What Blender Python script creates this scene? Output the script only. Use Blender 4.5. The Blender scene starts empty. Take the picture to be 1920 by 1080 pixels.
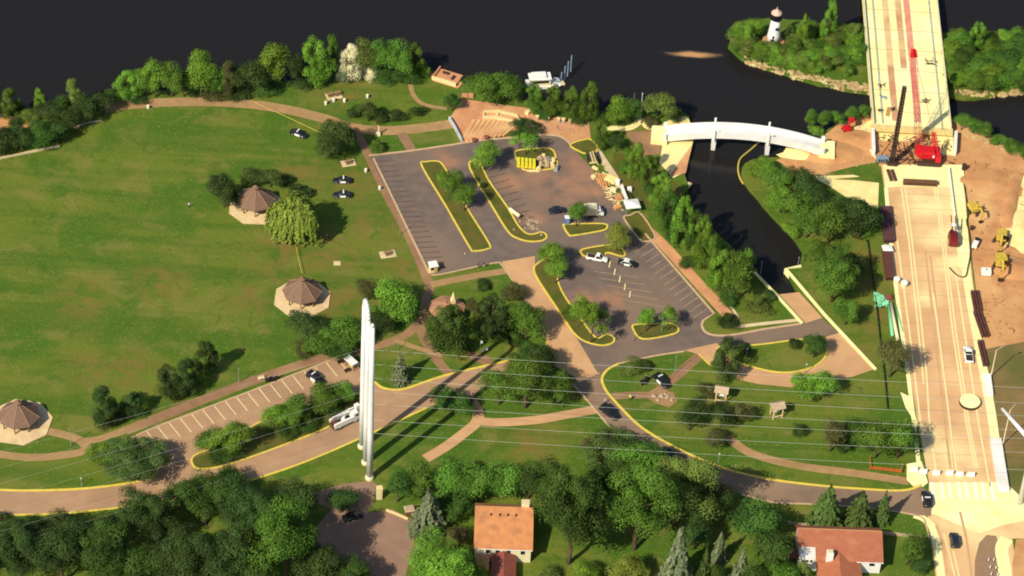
import bpy, bmesh, math, random
import numpy as np
from mathutils import Vector, Matrix
from mathutils.geometry import tessellate_polygon
random.seed(7); np.random.seed(7)
SC = bpy.context.scene
COL = SC.collection
PI = math.pi

# ------------------------------------------------------------------ camera, sky, sun, exposure
FPX, TH, ROLL, SPX = 5600.0, math.radians(42.0), math.radians(3.5), 7.6     # focal length in photo pixels, look-down angle, roll, pixels per metre
_R0 = Vector((1, 0, 0)); _F = Vector((0, math.cos(TH), -math.sin(TH))); _U0 = Vector((0, math.sin(TH), math.cos(TH)))
_R = _R0 * math.cos(ROLL) + _U0 * math.sin(ROLL); _U = -_R0 * math.sin(ROLL) + _U0 * math.cos(ROLL)
_C = -_F * (FPX / SPX)
cam = bpy.data.objects.new('camera', bpy.data.cameras.new('camera')); COL.objects.link(cam)
cam.data.sensor_width = 36.0; cam.data.lens = FPX / 1920.0 * 36.0
cam.data.clip_start = 5.0; cam.data.clip_end = 9000.0
m = Matrix((_R, _U, -_F)).transposed().to_4x4(); m.translation = _C; cam.matrix_world = m
SC.camera = cam

SUN_AZ, SUN_EL = math.radians(232.0), math.radians(41.5)
w = bpy.data.worlds.new('World'); SC.world = w; w.use_nodes = True
nt = w.node_tree; nt.nodes.clear()
sky = nt.nodes.new('ShaderNodeTexSky'); sky.sky_type = 'NISHITA'; sky.sun_disc = False
sky.sun_elevation = SUN_EL; sky.sun_rotation = math.atan2(math.cos(SUN_AZ), math.sin(SUN_AZ))
bgn = nt.nodes.new('ShaderNodeBackground'); bgn.inputs['Strength'].default_value = 0.10
wo = nt.nodes.new('ShaderNodeOutputWorld')
nt.links.new(sky.outputs[0], bgn.inputs['Color']); nt.links.new(bgn.outputs[0], wo.inputs['Surface'])
sl = bpy.data.lights.new('sun', 'SUN'); sl.energy = 4.9; sl.angle = math.radians(0.5); sl.color = (1.0, 0.9, 0.7)
so = bpy.data.objects.new('sun', sl); COL.objects.link(so)
sd = Vector((math.cos(SUN_AZ) * math.cos(SUN_EL), math.sin(SUN_AZ) * math.cos(SUN_EL), math.sin(SUN_EL)))
so.rotation_euler = sd.to_track_quat('Z', 'Y').to_euler(); so.location = sd * 400
SC.view_settings.view_transform = 'Standard'; SC.view_settings.look = 'None'
SC.view_settings.exposure = 0.15; SC.view_settings.gamma = 1.0; SC.view_settings.use_curve_mapping = False
SC.cycles.filter_width = 1.9

def G(px, py, z=0.0):
    """the point at height z that the photograph shows at pixel (px, py)"""
    d = _F * FPX + _R * (px - 960) + _U * (540 - py)
    return _C + d * ((z - _C.z) / d.z)
def S(px, py):
    return FPX / (G(px, py) - _C).dot(_F)
def heading(a, b):
    d = G(*b) - G(*a); return math.atan2(d.y, d.x)

# ------------------------------------------------------------------ materials
MATS = {}
def mat(name, c1, c2=None, scale=1.0, rough=0.85, bump=0.0, metal=0.0, detail=4.0, c3=None, scale3=0.05, world=False, spec=0.3, lo=0.35, hi=0.65, coat=0.0, blobs=(), blobc=None):
    """procedural: two colours mixed by noise, a third by a broad noise"""
    if name in MATS: return MATS[name]
    M = bpy.data.materials.new(name); M.use_nodes = True; n = M.node_tree; L = n.links
    b = n.nodes['Principled BSDF']
    b.inputs['Roughness'].default_value = rough; b.inputs['Metallic'].default_value = metal
    b.inputs['Specular IOR Level'].default_value = spec
    b.inputs['Coat Weight'].default_value = coat
    if c2 is None: c2 = tuple(x * 0.86 for x in c1)
    if world:
        g = n.nodes.new('ShaderNodeNewGeometry'); vec = g.outputs['Position']
    else:
        g = n.nodes.new('ShaderNodeTexCoord'); vec = g.outputs['Object']
    def noise(s, d):
        t = n.nodes.new('ShaderNodeTexNoise'); t.inputs['Scale'].default_value = s; t.inputs['Detail'].default_value = d
        L.new(vec, t.inputs['Vector']); return t
    t = noise(scale, detail)
    r = n.nodes.new('ShaderNodeMapRange'); r.inputs[1].default_value = lo; r.inputs[2].default_value = hi
    L.new(t.outputs['Fac'], r.inputs[0])
    mx = n.nodes.new('ShaderNodeMix'); mx.data_type = 'RGBA'
    mx.inputs[6].default_value = (*c1, 1); mx.inputs[7].default_value = (*c2, 1); L.new(r.outputs[0], mx.inputs[0])
    out = mx.outputs[2]
    if c3 is not None:
        t3 = noise(scale3, 5.0)
        r3 = n.nodes.new('ShaderNodeMapRange'); r3.inputs[1].default_value = 0.47; r3.inputs[2].default_value = 0.68
        L.new(t3.outputs['Fac'], r3.inputs[0])
        m3 = n.nodes.new('ShaderNodeMix'); m3.data_type = 'RGBA'; L.new(r3.outputs[0], m3.inputs[0])
        L.new(out, m3.inputs[6]); m3.inputs[7].default_value = (*c3, 1); out = m3.outputs[2]
    if blobs:
        acc = None
        for x, y, r_ in blobs:
            v = n.nodes.new('ShaderNodeVectorMath'); v.operation = 'DISTANCE'; L.new(vec, v.inputs[0]); v.inputs[1].default_value = G(x, y)
            q = n.nodes.new('ShaderNodeMapRange'); q.interpolation_type = 'SMOOTHSTEP'; q.inputs[1].default_value = 0; q.inputs[2].default_value = r_; q.inputs[3].default_value = 1; q.inputs[4].default_value = 0
            L.new(v.outputs['Value'], q.inputs[0])
            if acc is None: acc = q.outputs[0]
            else:
                mm = n.nodes.new('ShaderNodeMath'); mm.operation = 'MAXIMUM'; L.new(acc, mm.inputs[0]); L.new(q.outputs[0], mm.inputs[1]); acc = mm.outputs[0]
        tb = noise(0.16, 7.0); rb = n.nodes.new('ShaderNodeMapRange'); rb.inputs[1].default_value = .3; rb.inputs[2].default_value = .62; L.new(tb.outputs['Fac'], rb.inputs[0])
        mm = n.nodes.new('ShaderNodeMath'); mm.operation = 'MULTIPLY'; L.new(acc, mm.inputs[0]); L.new(rb.outputs[0], mm.inputs[1])
        mb_ = n.nodes.new('ShaderNodeMix'); mb_.data_type = 'RGBA'; L.new(mm.outputs[0], mb_.inputs[0]); L.new(out, mb_.inputs[6]); mb_.inputs[7].default_value = (*blobc, 1); out = mb_.outputs[2]
    L.new(out, b.inputs['Base Color'])
    if bump > 0:
        bp = n.nodes.new('ShaderNodeBump'); bp.inputs['Distance'].default_value = bump
        L.new(t.outputs['Fac'], bp.inputs['Height']); L.new(bp.outputs[0], b.inputs['Normal'])
    MATS[name] = M
    return M

def grass_mat():
    M = bpy.data.materials.new('turf'); M.use_nodes = True; n = M.node_tree; L = n.links
    b = n.nodes['Principled BSDF']; b.inputs['Roughness'].default_value = 0.95; b.inputs['Specular IOR Level'].default_value = 0.1
    g = n.nodes.new('ShaderNodeNewGeometry'); pos = g.outputs['Position']
    def noise(s, d=5.0, dist=0.0, vec=None):
        t = n.nodes.new('ShaderNodeTexNoise'); t.inputs['Scale'].default_value = s; t.inputs['Detail'].default_value = d; t.inputs['Distortion'].default_value = dist
        L.new(vec or pos, t.inputs['Vector']); return t.outputs['Fac']
    def rng(x, a, c, o0=0.0, o1=1.0):
        r = n.nodes.new('ShaderNodeMapRange'); r.inputs[1].default_value = a; r.inputs[2].default_value = c
        r.inputs[3].default_value = o0; r.inputs[4].default_value = o1; r.interpolation_type = 'SMOOTHSTEP'; L.new(x, r.inputs[0]); return r.outputs[0]
    def mix(f, a, c):
        x = n.nodes.new('ShaderNodeMix'); x.data_type = 'RGBA'; L.new(f, x.inputs[0])
        for k, v in ((6, a), (7, c)):
            if isinstance(v, tuple): x.inputs[k].default_value = (*v, 1)
            else: L.new(v, x.inputs[k])
        return x.outputs[2]
    def math_(op, a, c):
        x = n.nodes.new('ShaderNodeMath'); x.operation = op
        for k, v in ((0, a), (1, c)):
            if isinstance(v, (int, float)): x.inputs[k].default_value = v
            else: L.new(v, x.inputs[k])
        return x.outputs[0]
    c = mix(rng(noise(0.035, 7, 0.9), .42, .58), (.066, .138, .013), (.128, .168, .022))
    c = mix(rng(noise(0.11, 6, 0.8), .47, .66, 0, .8), c, (.185, .180, .040))
    # mown bands across the big field
    mp = n.nodes.new('ShaderNodeMapping'); mp.inputs['Rotation'].default_value = (0, 0, math.radians(-28)); mp.inputs['Scale'].default_value = (0.012, 0.16, 1)
    L.new(pos, mp.inputs['Vector'])
    c = mix(rng(noise(1.0, 3, 0.3, mp.outputs[0]), .44, .62, 0, .75), c, (.060, .128, .012))
    c = mix(rng(noise(0.6, 6), .52, .75, 0, .55), c, (.160, .165, .034))
    c = mix(rng(noise(1.7, 7, 0.4), .56, .72, 0, .7), c, (.250, .250, .075))
    c = mix(rng(noise(0.25, 8, 1.2), .55, .7, 0, .55), c, (.056, .108, .014))
    # worn, browner ground where people walk
    wear = None
    for (x, y, r) in ((545, 480, 14), (600, 470, 13), (650, 340, 11), (700, 430, 9), (630, 560, 9), (470, 560, 8), (760, 500, 8), (560, 320, 7), (300, 530, 9), (150, 560, 9),
                      (250, 690, 9), (330, 770, 7), (170, 690, 8), (290, 885, 7), (690, 590, 6), (640, 120 + 60, 9), (1530, 640, 8), (1600, 650, 8), (1640, 560, 6), (1000, 830, 9),
                      (1870, 720, 12), (1900, 800, 12), (1628, 480, 8), (1632, 540, 8), (1636, 600, 7), (1080, 730, 5), (1345, 760, 5), (1160, 760, 5)):
        p = G(x, y)
        v = n.nodes.new('ShaderNodeVectorMath'); v.operation = 'DISTANCE'; L.new(pos, v.inputs[0]); v.inputs[1].default_value = p
        f = rng(v.outputs['Value'], r * 0.1, r * 1.25, 1, 0)
        wear = f if wear is None else math_('MAXIMUM', wear, f)
    wear = math_('MULTIPLY', wear, rng(noise(0.22, 6, .5), .36, .62, 0.05, .95))
    c = mix(wear, c, (.190, .145, .035))
    c = mix(rng(noise(5.0, 4), .35, .75, 0, .35), c, (.050, .090, .012))
    L.new(c, b.inputs['Base Color'])
    bp = n.nodes.new('ShaderNodeBump'); bp.inputs['Distance'].default_value = 0.25; bp.inputs['Strength'].default_value = 0.5
    L.new(noise(2.2, 8), bp.inputs['Height']); L.new(bp.outputs[0], b.inputs['Normal'])
    MATS['turf'] = M
    return M

def leaf_mat(name, c, var=0.35):
    """leaf colour varies from leaf to leaf (mesh attribute) and from tree to tree"""
    M = bpy.data.materials.new(name); M.use_nodes = True; n = M.node_tree; L = n.links
    b = n.nodes['Principled BSDF']; b.inputs['Roughness'].default_value = 0.7; b.inputs['Specular IOR Level'].default_value = 0.15
    a = n.nodes.new('ShaderNodeAttribute'); a.attribute_name = 'tint'
    oi = n.nodes.new('ShaderNodeObjectInfo')
    r = n.nodes.new('ShaderNodeMapRange'); r.inputs[3].default_value = 1 - var; r.inputs[4].default_value = 1 + var
    L.new(a.outputs['Fac'], r.inputs[0])
    r2 = n.nodes.new('ShaderNodeMapRange'); r2.inputs[3].default_value = 0.8; r2.inputs[4].default_value = 1.2; L.new(oi.outputs['Random'], r2.inputs[0])
    mu = n.nodes.new('ShaderNodeMath'); mu.operation = 'MULTIPLY'; L.new(r.outputs[0], mu.inputs[0]); L.new(r2.outputs[0], mu.inputs[1])
    hs = n.nodes.new('ShaderNodeHueSaturation'); hs.inputs['Color'].default_value = (*c, 1); L.new(mu.outputs[0], hs.inputs['Value'])
    h = n.nodes.new('ShaderNodeMapRange'); h.inputs[3].default_value = 0.485; h.inputs[4].default_value = 0.515; L.new(oi.outputs['Random'], h.inputs[0])
    L.new(h.outputs[0], hs.inputs['Hue'])
    L.new(hs.outputs[0], b.inputs['Base Color'])
    tr = n.nodes.new('ShaderNodeBsdfTranslucent'); L.new(hs.outputs[0], tr.inputs['Color'])
    ms = n.nodes.new('ShaderNodeMixShader'); ms.inputs[0].default_value = 0.12
    L.new(b.outputs[0], ms.inputs[1]); L.new(tr.outputs[0], ms.inputs[2]); L.new(ms.outputs[0], n.nodes['Material Output'].inputs['Surface'])
    MATS[name] = M
    return M

def water_mat():
    M = bpy.data.materials.new('lake_water'); M.use_nodes = True; n = M.node_tree; L = n.links
    b = n.nodes['Principled BSDF']; b.inputs['Base Color'].default_value = (.0150, .0140, .0142, 1); b.inputs['Roughness'].default_value = 0.16
    b.inputs['IOR'].default_value = 1.33; b.inputs['Specular IOR Level'].default_value = 0.3
    g = n.nodes.new('ShaderNodeNewGeometry')
    t = n.nodes.new('ShaderNodeTexNoise'); t.inputs['Scale'].default_value = 0.45; t.inputs['Detail'].default_value = 6; L.new(g.outputs['Position'], t.inputs['Vector'])
    bp = n.nodes.new('ShaderNodeBump'); bp.inputs['Distance'].default_value = 0.05; bp.inputs['Strength'].default_value = 0.5
    L.new(t.outputs['Fac'], bp.inputs['Height']); L.new(bp.outputs[0], b.inputs['Normal'])
    MATS['water'] = M
    return M

turf = grass_mat(); water = water_mat()
ASPH = mat('worn_asphalt', (.172, .130, .108), (.132, .101, .085), 0.35, .9, .02, c3=(.215, .148, .106), scale3=.045, world=True, detail=8, blobs=((1060, 345, 15), (1090, 310, 9), (1040, 310, 8), (1110, 360, 9), (1010, 330, 8), (1000, 410, 6), (960, 345, 7), (1150, 560, 7), (1090, 560, 6), (840, 300, 7)), blobc=(.36, .185, .105))
ROADASPH = mat('road_asphalt', (.235, .160, .105), (.190, .130, .088), 0.3, .9, .02, c3=(.280, .185, .118), scale3=.06, world=True)
TAN = mat('sun_bleached_paving', (.590, .350, .175), (.520, .300, .150), 0.3, .9, .02, c3=(.460, .262, .135), scale3=.06, world=True)
PATH = mat('path_paving', (.400, .245, .112), (.330, .200, .092), 0.5, .9, .02, c3=(.300, .190, .080), scale3=.08, world=True)
TANW = mat('west_paving', (.430, .265, .150), (.380, .230, .130), 0.3, .9, .02, c3=(.335, .205, .122), scale3=.06, world=True, detail=7)
BROWN = mat('brown_path', (.290, .160, .088), (.240, .135, .072), 0.5, .9, .02, c3=(.330, .200, .100), scale3=.1, world=True)
BRICK = mat('brick_paving', (.590, .285, .140), (.490, .228, .115), 0.5, .9, .02, c3=(.640, .360, .165), scale3=.1, world=True)
DIRT = mat('bare_dirt', (.560, .290, .120), (.460, .220, .090), 0.25, .95, .25, c3=(.660, .400, .170), scale3=.06, world=True, detail=7)
SAND = mat('pale_sand', (.840, .740, .330), (.760, .590, .240), 0.25, .95, .2, c3=(.850, .720, .330), scale3=.08, world=True, detail=7)
SHELF = mat('street_paving', (.650, .385, .195), (.580, .335, .165), 0.22, .9, .02, c3=(.730, .490, .245), scale3=.05, world=True, blobs=((1745, 380, 14), (1775, 440, 13), (1790, 490, 12), (1760, 830, 9), (1790, 870, 12), (1735, 560, 6), (1850, 960, 16), (1800, 975, 11)), blobc=(.84, .72, .34))
BRIGHT = mat('bright_concrete', (.860, .820, .400), (.800, .720, .320), 0.35, .85, .02, c3=(.880, .860, .500), scale3=.07, world=True)
CONC = mat('concrete', (.640, .500, .300), (.540, .410, .240), 0.6, .85, .02, c3=(.69, .57, .36), scale3=.2, world=True)
YKERB = mat('yellow_kerb_paint', (.720, .560, .072), (.540, .410, .120), 0.9, .7, .01, world=True, lo=.45, hi=.74, detail=7)
PKERB = mat('pale_kerb', (.560, .390, .240), (.480, .320, .190), 0.9, .8, .01, world=True)
STRIPE = mat('worn_line_paint', (.440, .300, .185), (.290, .190, .120), 1.2, .8, world=True)
FAINT = mat('faded_line_paint', (.088, .050, .038), (.135, .085, .064), 0.7, .9, world=True)
YWHITE = mat('cream_line_paint', (.860, .740, .360), (.780, .640, .300), 0.8, .75, world=True)
WPAINT = mat('white_line_paint', (.84, .82, .72), (.78, .74, .6), 0.8, .75, world=True)
RUSTPAINT = mat('rusty_stain', (.520, .250, .130), (.620, .400, .200), 0.2, .9, world=True, c3=(.72, .55, .27), scale3=.1)
PLANTER = mat('dry_planting', (.085, .098, .012), (.135, .098, .022), 0.5, .95, .1, c3=(.055, .085, .008), scale3=.25, world=True, detail=7)
WHITE = mat('white_paint', (.80, .80, .76), (.74, .74, .70), 1.2, .45)
STEELWHITE = mat('white_steel', (.80, .80, .78), (.74, .74, .72), .5, .4, c3=(.70, .68, .62), scale3=.3)
CREAM = mat('cream_wall', (.74, .66, .42), (.66, .58, .37), 1.0, .8)
BLACK = mat('black_paint', (.012, .013, .016), (.016, .017, .021), 2, .3, coat=.3)
NAVY = mat('dark_blue_paint', (.012, .020, .036), (.016, .026, .045), 2, .3, coat=.3)
MAROON = mat('maroon_paint', (.20, .022, .02), (.15, .016, .015), 2, .4)
RED = mat('red_machine_paint', (.62, .012, .022), (.48, .010, .016), 1.5, .4)
REDLAT = mat('red_lattice_paint', (.50, .085, .065), (.44, .07, .055), 1.5, .5)
YELLOW = mat('yellow_machine_paint', (.62, .45, .06), (.46, .32, .05), 1.5, .45)
DARKSTEEL = mat('dark_steel', (.045, .025, .018), (.06, .034, .024), 1.5, .6)
RUST = mat('rusty_steel', (.125, .046, .030), (.085, .034, .026), 1.2, .8, .01)
RUSTLIGHT = mat('brown_girder', (.165, .078, .036), (.120, .060, .030), 1.2, .8)
GLASS = mat('dark_glass', (.012, .015, .018), (.016, .019, .022), 1, .08, spec=.5)
TYRE = mat('tyre_rubber', (.012, .012, .012), (.017, .017, .017), 3, .9)
BARK = mat('bark', (.105, .068, .040), (.070, .046, .028), 3, .9, .03)
SHINGLE = mat('brown_shingle', (.205, .124, .084), (.155, .094, .066), 2.0, .85, .02)
ORANGEROOF = mat('orange_shingle', (.560, .245, .095), (.490, .205, .080), 0.6, .85, .02, c3=(.380, .165, .080), scale3=.3)
REDROOF = mat('red_shingle', (.380, .130, .068), (.330, .112, .060), 0.8, .85, .02, c3=(.42, .165, .08), scale3=.3)
DARKRED = mat('dark_red_shingle', (.255, .075, .052), (.22, .064, .046), 0.8, .85)
WOOD = mat('weathered_wood', (.30, .19, .09), (.24, .15, .07), 3, .85)
ORANGEWOOD = mat('fresh_timber', (.66, .33, .12), (.56, .28, .10), 3, .8)
PALEWOOD = mat('pale_panel', (.80, .64, .32), (.70, .53, .26), 2, .8)
STONE = mat('pale_stone', (.50, .38, .24), (.38, .28, .18), 1.5, .9, .05)
ROCKM = mat('shore_rock', (.50, .36, .17), (.34, .23, .11), 0.8, .95, .1, c3=(.62, .50, .24), scale3=.3, world=True)
GREY = mat('grey_metal', (.30, .29, .27), (.24, .23, .22), 2, .5)
BLUE = mat('blue_plastic', (.05, .18, .50), (.04, .15, .42), 2, .5)
BLUEGREY = mat('blue_grey_steel', (.22, .30, .40), (.18, .25, .34), 2, .5)
GREENPL = mat('green_plastic', (.16, .50, .25), (.24, .60, .36), 1.5, .5)
LIME = mat('lime_cloth', (.60, .72, .03), (.52, .64, .03), 3, .8)
BAGY = mat('yellow_wrap', (.72, .66, .04), (.58, .50, .03), 1.5, .6)
SKIN = mat('skin', (.45, .27, .18), (.42, .25, .17), 3, .6)
CLOTHD = mat('dark_cloth', (.02, .022, .03), (.03, .03, .04), 4, .9)
CLOTHW = mat('white_cloth', (.75, .74, .70), (.68, .67, .63), 4, .9)
HAIR = mat('dark_hair', (.03, .02, .014), (.04, .028, .02), 4, .7)
LAMPR = mat('red_lens', (.5, .02, .02), (.42, .02, .02), 3, .3)
LAMPW = mat('clear_lens', (.75, .74, .70), (.7, .69, .66), 3, .2)
ORANGEPL = mat('orange_barrier', (.62, .13, .035), (.54, .11, .03), 2, .6)
TAPE = mat('yellow_tape', (.72, .58, .10), (.64, .50, .08), 2, .6)
WIRE = mat('bright_wire', (.55, .56, .50), (.5, .51, .46), 1, .4)
BLACKFAB = mat('black_fabric', (.02, .02, .018), (.03, .03, .025), 1, .9)
LEAF = {k: leaf_mat('leaf_' + k, c, v) for k, c, v in (
    ('bright', (.128, .238, .024), .40), ('mid', (.084, .168, .020), .42), ('dark', (.040, .074, .016), .45), ('olive', (.118, .162, .030), .40),
    ('brown', (.084, .086, .026), .42), ('yellow', (.185, .240, .034), .34), ('spruce', (.150, .185, .095), .35), ('blossom', (.66, .62, .38), .35), ('deep', (.048, .100, .016), .45), ('pine', (.066, .106, .024), .40))}

# ------------------------------------------------------------------ mesh helpers
class MB:
    """collects shapes for ONE mesh object"""
    def __init__(s): s.v = []; s.f = []
    def add(s, vs, fs):
        o = len(s.v); s.v += [tuple(p) for p in vs]; s.f += [tuple(i + o for i in q) for q in fs]; return s
    def box(s, c, d, rz=0.0, ry=0.0, top=1.0):
        x, y, z = d[0] / 2, d[1] / 2, d[2] / 2; c = Vector(c)
        R = Matrix.Rotation(rz, 3, 'Z') @ Matrix.Rotation(ry, 3, 'Y')
        vs = [c + R @ Vector((a * x * k, b * y * k, e * z)) for e, k in ((-1, 1), (1, top)) for a, b in ((-1, -1), (1, -1), (1, 1), (-1, 1))]
        return s.add(vs, [(3, 2, 1, 0), (4, 5, 6, 7), (0, 1, 5, 4), (1, 2, 6, 5), (2, 3, 7, 6), (3, 0, 4, 7)])
    def tube(s, a, b, r0, r1=None, n=8, caps=True):
        a = Vector(a); b = Vector(b); r1 = r0 if r1 is None else r1
        d = (b - a).normalized(); u = d.orthogonal().normalized(); v = d.cross(u)
        vs = [p + (u * math.cos(2 * PI * i / n) + v * math.sin(2 * PI * i / n)) * r for p, r in ((a, r0), (b, r1)) for i in range(n)]
        fs = [(i, (i + 1) % n, n + (i + 1) % n, n + i) for i in range(n)]
        if caps: fs += [tuple(range(n - 1, -1, -1)), tuple(range(n, 2 * n))]
        return s.add(vs, fs)
    def path(s, pts, r, n=6):
        for a, b in zip(pts, pts[1:]): s.tube(a, b, r, r, n)
        return s
    def bar(s, a, b, wd, h):
        """a beam of width wd and height h from a to b (its underside on the line)"""
        a = Vector(a); b = Vector(b); d = b - a; d.z = 0; nrm = Vector((-d.y, d.x, 0)).normalized() * wd / 2; up = Vector((0, 0, h))
        vs = [a - nrm, b - nrm, b + nrm, a + nrm, a - nrm + up, b - nrm + up, b + nrm + up, a + nrm + up]
        return s.add(vs, [(3, 2, 1, 0), (4, 5, 6, 7), (0, 1, 5, 4), (1, 2, 6, 5), (2, 3, 7, 6), (3, 0, 4, 7)])
    def lathe(s, prof, n=16, c=(0, 0, 0)):
        c = Vector(c)
        vs = [c + Vector((r * math.cos(2 * PI * i / n), r * math.sin(2 * PI * i / n), z)) for r, z in prof for i in range(n)]
        fs = [(k * n + i, k * n + (i + 1) % n, (k + 1) * n + (i + 1) % n, (k + 1) * n + i) for k in range(len(prof) - 1) for i in range(n)]
        fs += [tuple(range(n - 1, -1, -1)), tuple((len(prof) - 1) * n + i for i in range(n))]
        return s.add(vs, fs)
    def prism(s, poly, z0, z1):
        """a flat-topped block over a ground outline"""
        poly = [Vector((p[0], p[1])) for p in poly]
        if sum(a.x * b.y - b.x * a.y for a, b in zip(poly, poly[1:] + poly[:1])) < 0: poly.reverse()
        n = len(poly)
        tri = tessellate_polygon([[Vector((p.x, p.y, 0)) for p in poly]])
        vs = [(p.x, p.y, z) for z in (z0, z1) for p in poly]
        fs = []
        for t in tri:
            a, b, c = (poly[i] for i in t)
            if (b - a).cross(c - a) < 0: t = (t[0], t[2], t[1])
            fs.append(tuple(i + n for i in t))
        fs += [(i, (i + 1) % n, n + (i + 1) % n, n + i) for i in range(n)]
        return s.add(vs, fs)
    def sheet(s, poly, z):
        poly = [Vector((p[0], p[1])) for p in poly]
        tri = tessellate_polygon([[Vector((p.x, p.y, 0)) for p in poly]])
        fs = []
        for t in tri:
            a, b, c = (poly[i] for i in t)
            fs.append(tuple(t) if (b - a).cross(c - a) > 0 else (t[0], t[2], t[1]))
        return s.add([(p.x, p.y, z) for p in poly], fs)
    def extrude(s, prof, y0, y1):
        """a side outline (x, z) pushed from y0 to y1"""
        n = len(prof); vs = [(x, y, z) for y in (y0, y1) for x, z in prof]
        return s.add(vs, [tuple(range(n)), tuple(range(2 * n - 1, n - 1, -1))] + [(i, n + i, n + (i + 1) % n, (i + 1) % n) for i in range(n)])
    def mesh(s, name, material, smooth=False):
        me = bpy.data.meshes.new(name); me.from_pydata(s.v, [], s.f); me.update()
        if material is not None: me.materials.append(material)
        if smooth:
            me.polygons.foreach_set('use_smooth', [True] * len(me.polygons))
        return me
def link(name, me, parent=None):
    o = bpy.data.objects.new(name, me); COL.objects.link(o)
    if parent is not None: o.parent = parent
    return o
def part(name, mb, material, parent, smooth=False, label=None):
    o = link(name, mb.mesh(name, material, smooth), parent)
    if label: o['label'] = label
    return o
USED = {}
def tag(o, label, cat, group=None):
    o['label'] = label; o['category'] = cat
    if group: o['group'] = group
    USED[label] = USED.get(label, 0) + 1
    return o
def thing(name, label, cat, loc, rz=0.0, group=None):
    o = bpy.data.objects.new(name, None); COL.objects.link(o); o.empty_display_size = 0.5
    o.location = loc; o.rotation_euler = (0, 0, rz)
    return tag(o, label, cat, group)
def struct(name, mb, material, smooth=False, kind='structure'):
    o = link(name, mb.mesh(name, material, smooth)); o['kind'] = kind; return o
def dup(root, loc, rz=None, label=None, scale=None):
    r = root.copy(); COL.objects.link(r); r.location = loc
    if rz is not None: r.rotation_euler = (0, 0, rz)
    if scale is not None: r.scale = scale
    if label: r['label'] = label; USED[label] = USED.get(label, 0) + 1
    for ch in root.children:
        c = ch.copy(); COL.objects.link(c); c.parent = r
        for g in ch.children:
            d = g.copy(); COL.objects.link(d); d.parent = c
    return r
def spline(pts, closed=False, k=6):
    """smooth curve through pixel points"""
    n = len(pts); out = []
    for i in range(n if closed else n - 1):
        p = [pts[(i + j) % n] if closed else pts[min(max(i + j, 0), n - 1)] for j in (-1, 0, 1, 2)]
        for q in range(k):
            t = q / k
            out.append(tuple(0.5 * (2 * p[1][a] + (p[2][a] - p[0][a]) * t + (2 * p[0][a] - 5 * p[1][a] + 4 * p[2][a] - p[3][a]) * t * t
                                    + (3 * p[1][a] - p[0][a] - 3 * p[2][a] + p[3][a]) * t ** 3) for a in (0, 1)))
    if not closed: out.append(pts[-1])
    return out
def W(pts, z=0.0): return [G(x, y, z) for x, y in pts]
def offset(pts, d, closed=False):
    out = []; n = len(pts)
    for i in range(n):
        a = pts[(i - 1) % n] if closed or i > 0 else pts[i]; b = pts[(i + 1) % n] if closed or i < n - 1 else pts[i]
        t = Vector((b[0] - a[0], b[1] - a[1])).normalized()
        out.append(Vector((pts[i][0] - t.y * d, pts[i][1] + t.x * d, 0)))
    return out
def ribbon_mb(mb, wpts, width, z, h=0.0, closed=False):
    """strip along ground points; with h it is a raised kerb of that height"""
    l = offset(wpts, width / 2, closed); r = offset(wpts, -width / 2, closed); n = len(wpts)
    rows = [(l, z), (r, z)] if h == 0 else [(l, z), (l, z + h), (r, z + h), (r, z)]
    vs = [(p.x, p.y, zz) for row, zz in rows for p in row]
    fs = []
    for k in range(len(rows) - 1):
        for i in range(n if closed else n - 1):
            j = (i + 1) % n; fs.append((k * n + i, (k + 1) * n + i, (k + 1) * n + j, k * n + j))
    if h and not closed: fs += [(0, n, 2 * n, 3 * n), (n - 1, 4 * n - 1, 3 * n - 1, 2 * n - 1)]
    return mb.add(vs, fs)
def path(name, pts, width, z, material, k=6):
    return struct(name, ribbon_mb(MB(), W(spline(pts, k=k)), width, z), material)
def kerb(pts, material=None, closed=False, width=0.55, h=0.14, k=5, smooth=True, z=0.0):
    p = spline(pts, closed, k) if smooth else pts
    return struct('kerb', ribbon_mb(MB(), W(p), width, z, h, closed), material or YKERB)
def sheet(name, pts, z, material):
    return struct(name, MB().sheet(W(pts), z), material)

# ------------------------------------------------------------------ the setting: water, land, paving
WZ = -1.3
struct('lake', MB().add([(-4000, -4000, WZ), (4000, -4000, WZ), (4000, 4000, WZ), (-4000, 4000, WZ)], [(0, 1, 2, 3)]), water)

def dense(pts, step=2.0, jit=0.35):
    """shoreline points every couple of metres, a little uneven"""
    out = []
    for a, b in zip(pts, pts[1:]):
        n = max(1, int((b - a).length / step))
        for i in range(n):
            p = a.lerp(b, i / n); out.append(p + Vector((random.uniform(-jit, jit), random.uniform(-jit, jit), 0)) * (0 if i == 0 else 1))
    out.append(pts[-1]); return out
NORTH = [(-60, 214), (0, 206), (60, 203), (115, 202), (165, 188), (205, 180), (300, 170), (420, 162), (500, 153), (620, 147), (700, 143), (765, 143), (800, 138), (808, 133), (838, 131), (850, 140), (868, 154), (880, 165),
         (930, 176), (985, 188), (1060, 200), (1130, 210), (1180, 212), (1240, 212), (1275, 208), (1291, 216), (1299, 238), (1301, 262)]
WEST = [(1284, 328), (1290, 346), (1292, 354), (1283, 362), (1300, 398), (1340, 432), (1385, 477), (1418, 514)]
EAST = [(1500, 497), (1506, 470), (1500, 460), (1478, 430), (1440, 392), (1404, 350), (1390, 325), (1398, 305), (1430, 297), (1470, 294), (1500, 280), (1530, 264), (1550, 244), (1575, 228), (1612, 217), (1640, 208),
        (1700, 214), (1785, 222), (1815, 232), (1860, 250), (1920, 286), (2000, 312)]
land = dense(W(NORTH)) + dense(W(WEST)) + W([(1462, 552), (1498, 549), (1474, 506)]) + dense(W(EAST))
land += [Vector((600, 60, 0)), Vector((600, -500, 0)), Vector((-600, -500, 0)), Vector((-600, 60, 0))]
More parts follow.
